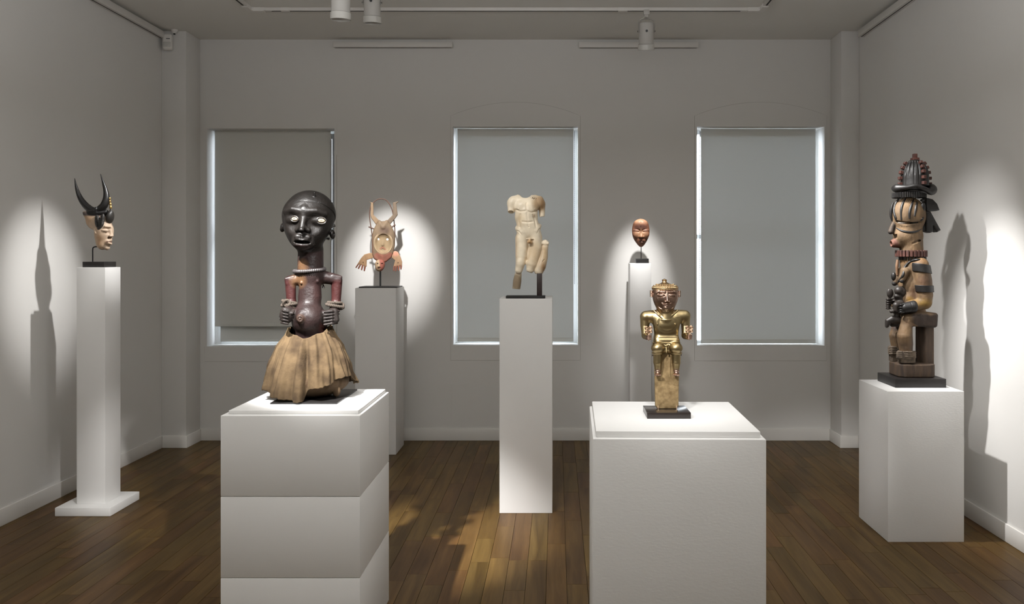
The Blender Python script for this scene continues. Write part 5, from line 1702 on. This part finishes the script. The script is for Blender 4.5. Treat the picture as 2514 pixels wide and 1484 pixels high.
# ------------------------------------------------------------------ exhibit 7: tall striped carving by the right wall
def carved_figure():
    blk = tag(box_obj('base_block', 1.819, 2.092, 4.266, 4.506, 0.789, 0.837, M_BLACK_WOOD, bevel=0.002), 'black wooden block under the tall striped carving by the right wall', 'block')
    S = Sculpt('carved_figure', 'tall tan and black wooden seated figure with toothed hat holding a small attendant', 'sculpture', 2237.6, 922.5, 4.39, 0.837, 0.0)
    P = S.P
    u = lambda x, y, d=0.0: P(2130 + x / 4.64, 360 + y / 4.64, d)
    c = lambda x, y, d=0.0: P(2160 + x / 10.6, 660 + y / 10.6, d)
    e = lambda x, y, d=0.0: P(2160 + x / 8.247, 780 + y / 8.247, d)
    tan = srgb(100, 79, 55)
    brn = srgb(92, 70, 52)
    drk = srgb(29, 27, 26)
    M = mat('painted_carved_wood', tan, 0.7, var=0.5, vscale=24, bump=0.7, bscale=60, bdist=0.004, stretch=(1, 1, 0.6), paint=True, rough_var=0.12)
    MK = mat('black_painted_wood', drk, 0.48, var=0.35, vscale=30, bump=0.35, bscale=70, bdist=0.002, dark=srgb(17, 15, 14))
    MR = mat('red_brown_paint', srgb(84, 46, 37), 0.6, var=0.35, vscale=40, bump=0.4, bscale=80, bdist=0.002, dark=srgb(52, 32, 27))
    MW = mat('worn_dark_wood', srgb(84, 66, 50), 0.75, var=0.45, vscale=18, bump=0.6, bscale=60, bdist=0.003, stretch=(2.5, 2.5, 0.5), dark=srgb(48, 38, 31))
    # ---- base log
    G = Field((-50, -44, -2), (52, 46, 36), 0.9)
    G.add(box((0.5, 0, 16.6), (43, 38, 16.5), 13))
    G.add(box((0.5, 0, 16.2), (44.5, 40, 15.8), 3), 0)
    G.keep((0, 0, lambda x, y, z: np.maximum(np.abs(x - 0.5) + np.abs(y) - 72, 0) * 0.7 + (np.maximum(np.abs(x - 0.5) + np.abs(y) - 72, -5))), 4)
    S.carve('wooden_base', G, MW)
    # ---- body
    F = Field(P(2178, 892, 0) + (0, -52, -2), P(2300, 480, 0) + (4, 40, 2), 0.85)
    F.add(cone(P(2240, 648, 0), P(2236, 700, 0), 27, 24))
    F.add(ell(P(2247, 655, 0), (30, 32, 18)), 8)
    F.add(cone(P(2233, 700, 0), P(2240, 765, 0), 25, 30), 8)
    F.add(ell(P(2224, 735, 4), (19, 20, 18)), 8)
    # breasts
    F.add(path([P(2222, 668, 16), P(2214, 690, 20)], [12, 5.5]), 5)
    F.add(path([P(2212, 668, -14), P(2196, 696, -16)], [11, 6.5]), 5)
    # near arm
    arm = [P(2260, 652, 26), P(2267, 690, 29), P(2271, 725, 30), P(2270, 742, 30)]
    arr = [19, 19.5, 18, 16]
    F.add(path(arm, arr), 6)
    F.add(path([P(2270, 744, 30), P(2250, 750, 32), P(2232, 753, 30)], [15.5, 12.5, 11.5]), 4)
    # far arm
    F.add(path([P(2236, 655, -30), P(2226, 700, -34), P(2220, 735, -34), P(2196, 748, -26)], [17, 16, 14, 9]), 5)
    # hips and thighs, cut in broad facets
    F.add(box(P(2258, 783, 4), (31, 33, 18), 7, (0, 4, 0)), 3)
    F.add(path([P(2252, 782, 20), P(2228, 786, 22)], [18, 15]), 6)
    F.add(path([P(2240, 782, -20), P(2208, 788, -22)], [18, 13]), 6)
    F.cut(plane_at((0.75, -0.5, 0.55), P(2290, 768, 22)) if False else box(P(2302, 752, 24), (14, 18, 12), 2, (0, 35, 20)), 1.5)
    # shins
    F.add(path([P(2226, 792, 22), P(2221, 826, 24), P(2223, 845, 22), P(2224, 864, 22)], [13, 18, 17, 15]), 4)
    F.add(path([P(2204, 794, -22), P(2198, 825, -22), P(2200, 850, -22)], [11, 14.5, 12]), 4)
    # head
    F.add(ell(P(2231, 530, 0), (40.5, 31, 46)), 0)
    F.add(ell(P(2229, 580, 0), (36, 28, 30)), 12)
    F.add(cone(P(2237, 600, 0), P(2239, 640, 0), 27, 27), 6)
    F.add(path([P(2198, 540, 0), P(2191, 556, 0), P(2187, 569, 0)], [4.5, 5.5, 7.0]), 4)
    F.cut(box(P(2188, 582, 0), (12, 12, 5.5), 1, (0, -4, 0)), 1.5)
    F.add(path([P(2212, 596, 0), P(2195, 598, 0)], [14, 10.5]), 5)
    F.cut(path([P(2196, 598, 0), P(2184, 599, 0)], [5.0, 7.0]), 1)
    # cheek plane and jaw edge
    F.cut(path([S.on(F, 2240, 599, 1), S.on(F, 2254, 592, 1), S.on(F, 2268, 588, 1)], [1.5, 2.6, 1.8]), 2)
    F.cut(path([S.on(F, 2200, 545, 1.0), S.on(F, 2222, 549, 1.0), S.on(F, 2262, 545, 1.0)], [2.4, 3.2, 2.2]), 3)
    F.add(path([S.on(F, 2203, 540, -0.6), S.on(F, 2228, 543, -0.6), S.on(F, 2262, 537, -0.6)], [1.2, 1.5, 2.4]), 1)
    F.add(path([S.on(F, 2202, 553, -0.6), S.on(F, 2226, 566, -0.4), S.on(F, 2260, 560, -0.4)], [1.0, 1.1, 1.0]), 1)
    blkp = drk
    paint = [(ell(P(2240, 640, 0), (60, 60, 8)), srgb(108, 80, 50), 8),
             (ell(P(2266, 745, 30), (24, 24, 12)), srgb(112, 86, 34), 12),
             (ell(P(2268, 690, 40), (14, 14, 14)), srgb(82, 58, 40), 14), (box(P(2270, 790, 4), (44, 44, 22)), srgb(50, 38, 30), 8),
             (ell(P(2280, 769, 26), (9, 14, 9)), srgb(112, 90, 68), 5), (path([P(2226, 792, 36), P(2250, 802, 34)], [5, 3]), srgb(118, 94, 70), 3),
             (ell(P(2228, 850, 22), (30, 30, 14)), srgb(86, 67, 48), 14), (ell(P(2240, 840, 20), (10, 40, 40)), srgb(72, 56, 44), 8),
             (ell(P(2200, 800, -22), (18, 20, 14)), srgb(66, 50, 40), 8),
             (path([P(2196, 548, 0), P(2187, 570, 0)], [6.5, 8]), srgb(44, 38, 36), 3), (path([P(2199, 598, 0), P(2188, 599, 0)], [13, 14]), srgb(92, 58, 46), 4),
             (ell(P(2214, 693, 22), (6.5, 8, 6.5)), blkp, 3), (ell(P(2194, 699, -16), (8.5, 9, 9)), blkp, 3), (ell(P(2236, 720, 10), (10, 22, 22)), srgb(86, 62, 42), 8),
             (ell(P(2232, 735, 20), (8, 12, 7)), srgb(122, 92, 40), 6)]
    S.carve('body', F, M, paint=paint, base=tan)
    # painted relief on the face
    for cl in ([(358, 592), (318, 660), (305, 740), (318, 810), (336, 852)], [(434, 592), (402, 650), (384, 730), (386, 835)], [(524, 604), (500, 670), (478, 750), (478, 820)],
               [(562, 632), (550, 700), (534, 795)], [(290, 640), (270, 720), (268, 790), (282, 850)]):
        S.tube('face_stripe', [S.on(F, 2130 + x / 4.64, 360 + y / 4.64, -0.4) for x, y in cl], [2.2] + [3.3] * (len(cl) - 2) + [2.4], MK, n=8, steps=5)
    S.tube('cheek_band', [S.on(F, 2130 + x / 4.64, 360 + y / 4.64, -0.2) for x, y in ((332, 928), (375, 955), (430, 972), (500, 978), (560, 966), (612, 942))], [1.6, 2.4, 3.0, 3.0, 2.4, 1.4], MK, n=8)
    MG = mat('grey_painted_wood', srgb(122, 112, 102), 0.55, var=0.2, vscale=60)
    S.tube('eye', [S.on(F, 2130 + x / 4.64, 360 + y / 4.64, -0.6) for x, y in ((334, 866), (365, 872), (395, 874), (425, 872), (456, 864))], [0.6, 2.2, 3.0, 2.2, 0.6], MG, n=8)
    S.tube('temple_mark', [S.on(F, 2130 + x / 4.64, 360 + y / 4.64, -0.6) for x, y in ((480, 872), (525, 874), (574, 868))], [2.4, 2.8, 2.4], MK, n=8)
    for k in range(6):
        p = S.on(F, 2130 + (388 + k * 18) / 4.64, 360 + 911 / 4.64, -0.3)
        S.tube('scar_dot', [p, p + (0, -0.9, 0)], 0.8, MK, n=6, steps=1)
    # ear with ridged ornament
    G = Field(u(590, 900, 20) + (0, -30, -2), u(670, 590, 20) + (0, 24, 2), 0.6)
    yb_ = S.on(F, 2266, 508)[1]
    k0 = P(2266, 509, -yb_)
    G.add(ell(k0, (6.5, 5, 12)))
    for j in (-3.2, 0, 3.2):
        G.cut(path([k0 + (j, -6, -9), k0 + (j, -6, 9)], 1.2), 0.6)
    G.add(ell(P(2264, 492, -yb_), (5, 4, 3.4)), 0.6)
    S.carve('ear_ornament', G, MK)
    k1 = S.on(F, 2264, 539)
    S.tube('ear_tip', [k1 + (-6, 2, -2), k1 + (0, -1, 1), k1 + (3, -1, 5)], [3.5, 3.2, 1.2], M if False else MK, n=8)
    # back hair: two dark wedges behind the head
    for pl in ([(640, 585), (720, 604), (770, 655), (798, 728), (760, 738), (640, 738)], [(640, 738), (695, 742), (812, 955), (768, 980), (722, 905), (726, 975), (690, 986), (640, 970)]):
        A = [(u(x, y, 0)[0], u(x, y, 0)[2]) for x, y in pl]
        xs, zs = [a[0] for a in A], [a[1] for a in A]
        G = Field((min(xs) - 2, -16, min(zs) - 2), (max(xs) + 2, 16, max(zs) + 2), 0.8)
        G.add(slab(A, -13, 13, 4))
        S.carve('back_lock', G, MK)
    # toothed collar
    def teeth(name, cx_, cy_, a, b, n, hw, hh, m, r=0.0, hd=2.5, ph=0.0):
        c0 = P(cx_, cy_, 0)
        bm = bmesh.new()
        for k in range(n):
            an = 2 * pi * k / n + ph
            tmp = bmesh.new()
            add_box(tmp, -hw, hw, -hd, hd, -hh, hh, 0.6, 1)
            bmesh.ops.rotate(tmp, verts=tmp.verts, cent=(0, 0, 0), matrix=Matrix.Rotation(math.atan2(b * sin(an), a * cos(an)) + pi / 2, 3, 'Z'))
            bmesh.ops.translate(tmp, verts=tmp.verts, vec=(c0[0] + a * cos(an), b * sin(an), c0[2]))
            bmesh.ops.scale(tmp, verts=tmp.verts, vec=tuple(S.S))
            me = bpy.data.meshes.new('t')
            tmp.to_mesh(me)
            tmp.free()
            bm.from_mesh(me)
            bpy.data.meshes.remove(me)
        return bm_obj(name, bm, m, S.root, smooth=True, angle=30)
    teeth('collar', 2237, 623, 34, 30, 26, 3.3, 8.0, MR, hd=3.2)
    teeth('collar_fringe', 2240, 635, 29.5, 29, 30, 1.8, 4.0, MK, hd=2.0)
    # hat: fringe band, upturned brim, ribbed dome with crest rows, knob
    teeth('hat_fringe', 2232, 480, 39, 30.5, 60, 1.25, 6.5, MK, hd=1.6)
    c0 = P(2241, 466, 0)
    brim = []
    rr = []
    for k in range(40):
        v = 360.0 * k / 40
        a = radians(v)
        # 0 deg: back of the hat, 180: face side, 270: towards the viewer
        yy = np.interp(v, [0, 20, 90, 165, 196, 235, 258, 285, 312, 335, 350, 360], [465, 463, 460, 463, 463, 460, 456, 463, 471, 468, 466, 465])
        r_ = np.interp(v, [0, 14, 40, 160, 180, 196, 214, 240, 300, 325, 345, 360], [14, 11, 6, 6, 9, 11.5, 8, 5.0, 5.5, 9, 13.5, 14])
        q0 = P(2241, yy, 36 * -sin(a))
        brim.append(np.array([c0[0] + 43 * cos(a), 36 * sin(a), q0[2]]))
        rr.append(float(r_))
    S.tube('brim', brim, rr, MK, n=12, closed=True, steps=4)
    G = Field(P(2247, 452, 0) + (-56, -40, -34), P(2247, 392, 0) + (42, 36, 6), 0.75)
    k0 = P(2246, 458, 0)
    G.add(ell(k0, (33, 30, 67)))
    G.add(ell(k0 + (0, 0, 30), (30, 27.5, 33)), 8)
    G.cut(box(k0 + (0, 0, -26), (60, 60, 26)), 0)
    G.add(ell(k0 + (-5, 0, -13), (39, 30.5, 13)))
    for k in range(18):
        a = 2 * pi * k / 18 + 0.1
        G.cut(path([k0 + np.array([35 * cos(a) * f, 32 * sin(a) * f, z]) for z, f in ((0, 1.0), (25, 0.96), (45, 0.78), (60, 0.48))], 1.9), 1.5)
    S.carve('hat_dome', G, MK)
    for an in (182, 268 + 14, 2, 60, 125):
        a = radians(an)
        bm = bmesh.new()
        for (z, f) in ((6, 1.05), (20, 1.04), (34, 0.97), (46, 0.85), (56, 0.66)):
            tmp = bmesh.new()
            add_box(tmp, -4.6, 4.6, -4.2, 4.2, -3.8, 3.8, 0.8, 1)
            bmesh.ops.rotate(tmp, verts=tmp.verts, cent=(0, 0, 0), matrix=Matrix.Rotation(-max(0, z - 26) / 50, 3, 'Y'))
            bmesh.ops.rotate(tmp, verts=tmp.verts, cent=(0, 0, 0), matrix=Matrix.Rotation(a, 3, 'Z'))
            bmesh.ops.translate(tmp, verts=tmp.verts, vec=(k0[0] + 35 * f * cos(a), 32 * f * sin(a), k0[2] + z))
            bmesh.ops.scale(tmp, verts=tmp.verts, vec=tuple(S.S))
            me = bpy.data.meshes.new('t')
            tmp.to_mesh(me)
            tmp.free()
            bm.from_mesh(me)
            bpy.data.meshes.remove(me)
        bm_obj('hat_crest', bm, MR, S.root, smooth=True, angle=30)
    p = P(2246, 392, 0)
    bm = bmesh.new()
    for x0, z0, z1 in ((8, -6, 4), (4.6, 3, 14)):
        add_box(bm, (p[0] - x0) * S.s, (p[0] + x0) * S.s, -x0 * S.s, x0 * S.s, (p[2] + z0) * S.s, (p[2] + z1) * S.s, 0.0015)
    bm_obj('hat_knob', bm, MR, S.root, smooth=True, angle=30)
    # neck cords and pendants
    S.tube('shoulder_cord', [P(2272, 642, 20), S.on(F, 2256, 638), S.on(F, 2236, 642), S.on(F, 2222, 656), S.on(F, 2210, 676), P(2204, 694, 12)], [2.4, 2.4, 2.6, 3.0, 3.2, 2.2], MK, n=8)
    S.tube('pendant', [P(2204, 638, -6), P(2202, 655, -6), P(2203, 676, -8)], [3.2, 3.6, 2.6], mat('brown_bead', srgb(128, 98, 74), 0.6, var=0.3, vscale=50), n=10)
    G = Field(P(2186, 710, -20) + (-4, -14, 0), P(2206, 664, -20) + (4, 14, 0), 0.7)
    G.add(ell(P(2194, 679, -14), (6, 6, 10.5)))
    S.carve('pendant', G, MK)
    # arm bands with toothed edges, wrist cuff and hand
    def arm_band(zc, hz, tilt, grow=2.6):
        base_ = path(arm, [r + grow for r in arr])
        pz = P(2268, zc, 28)
        G = Field(base_[0] - 3, base_[1] + 3, 0.8)
        f = base_[2]
        G.add((base_[0], base_[1], lambda x, y, z: np.maximum(f(x, y, z), np.abs(z - pz[2] + tilt * (x - pz[0])) - hz)))
        S.carve('arm_band', G, MK)
    arm_band(660, 10, 0.16)
    arm_band(709, 8.2, 0.02)
    G = Field(P(2204, 772, 30) + (-6, -24, -2), P(2246, 734, 30) + (6, 24, 2), 0.7)
    G.add(path([P(2243, 753, 32), P(2222, 756, 30)], [14.5, 12.5]))
    G.cut(plane((1, 0, 0), 1e9) if False else ell(P(2262, 750, 32), (16, 30, 30)), 1)
    G.cut(tor(P(2232.5, 754, 31), 14.2, 14.2, 0.9, (0, 90, 0)), 0.5)
    S.carve('wrist_cuff', G, MK)
    G = Field(P(2200, 774, 24) + (-4, -24, -2), P(2226, 740, 24) + (4, 24, 2), 0.6)
    G.add(box(P(2218, 757, 28), (6, 9, 10), 4))
    for j, yy in enumerate((749, 755.5, 762, 767)):
        G.add(path([P(2219, yy, 36), P(2212, yy, 35.5), P(2208.5, yy + 0.4, 31)], [2.3, 2.6, 2.2]), 0.6)
    S.carve('hand', G, MK)
    # ---- small attendant on the knee
    MB = mat('black_brown_wood', srgb(46, 40, 36), 0.5, var=0.4, vscale=30, bump=0.35, bscale=80, bdist=0.002)
    G = Field(P(2172, 812, 0) + (-3, -40, -2), P(2228, 700, 0) + (8, 26, 2), 0.75)
    G.add(ell(c(545, 610, 10), (14, 12.5, 14.5)))
    G.add(ball(c(492, 575, 14), 10.5), 1.5)
    G.add(ell(c(455, 715, 12), (8.5, 8, 7)), 3)
    G.add(cone(c(520, 800, 8), c(450, 1100, 8), 10.5, 9.5), 5)
    G.add(path([c(560, 900, 14), c(430, 960, 18), c(420, 1070, 18)], [8, 9, 7.5]), 3)
    G.add(path([c(420, 1090, 16), c(300, 1115, 16)], [5.5, 4.4]), 1.5)
    G.add(cone(c(445, 1120, 8), c(440, 1300, 8), 8, 6.8), 3)
    G.add(path([e(375, 60, 10), e(250, 40, 12), e(165, 75, 12), e(140, 165, 12)], [9.5, 9.5, 7, 5.5]), 4)
    G.add(path([e(330, 120, 2), e(250, 140, 0)], [8, 6]), 3)
    S.carve('attendant', G, MB, None)
    # far fist holding a whisk
    G = Field(c(150, 1080, -10) + (-2, -18, -2), c(420, 520, -10) + (4, 26, 2), 0.65)
    G.add(ell(c(230, 900, -6), (6, 7, 13)))
    for yy in (800, 862, 922, 982, 1032):
        G.add(path([c(262, yy, 1), c(215, yy + 4, 2), c(178, yy + 2, -4)], [2.3, 2.8, 2.2]), 0.6)
    G.add(path([c(260, 860, -10), c(400, 850, -14)], [7, 8]), 3)
    G.add(ell(c(375, 830, -2), (5, 5, 3)), 1)
    S.carve('far_fist', G, MB)
    G = Field(c(165, 780, -4) + (-2, -12, -4), c(370, 515, -4) + (2, 12, 2), 0.6)
    G.add(ell(c(268, 640, -4), (8.2, 4.4, 12)))
    G.cut(ball(c(268, 522, -4), 2.4), 1)
    G.add(cone(c(268, 720, -4), c(262, 900, -4), 2.6, 2.6), 2)
    S.carve('whisk', G, MB)
    # ---- feet, stool post
    MF = mat('chalky_wood', srgb(112, 98, 82), 0.8, var=0.5, vscale=40, bump=0.6, bscale=90, bdist=0.003, dark=srgb(50, 40, 33))
    G = Field(e(330, 920, 20) + (-4, -26, -4), e(745, 640, 20) + (6, 24, 2), 0.7)
    G.add(box(e(530, 760, 24), (20, 14, 10.5), 7))
    G.add(box(e(540, 860, 22), (17, 12, 7), 2), 1)
    for yy in (700, 745, 790):
        G.add(path([e(490, yy, 36), e(560, yy, 39), e(655, yy, 37)], [1.6, 2.2, 1.8]), 1)
        G.add(ball(e(700, yy + 10, 30), 4.2), 1)
    for j in range(4):
        G.add(path([e(440 + j * 4, 700 + j * 35, 36), e(385, 705 + j * 33, 32), e(352, 710 + j * 32, 22)], [3.0, 3.2, 2.6]), 0.8)
    S.carve('foot', G, MF)
    G = Field(e(170, 900, -22) + (-4, -20, -4), e(400, 560, -22) + (6, 20, 2), 0.7)
    G.add(box(e(275, 670, -22), (11, 12, 12), 6))
    G.add(box(e(310, 800, -22), (12, 11, 11), 2), 1)
    for j in range(4):
        G.add(path([e(320, 605 + j * 42, -10), e(250, 605 + j * 42, -9), e(200, 610 + j * 42, -16)], [2.4, 3.0, 2.4]), 0.8)
    S.carve('foot', G, MF)
    G = Field(P(2252, 896, 0) + (-8, -30, -4), P(2290, 798, 0) + (10, 30, 2), 0.9)
    k0 = P(2270, 846, 0)
    G.add(box(k0, (13, 19, 48), 3, (0, 0, 12)))
    S.carve('stool_post', G, MW)
carved_figure()
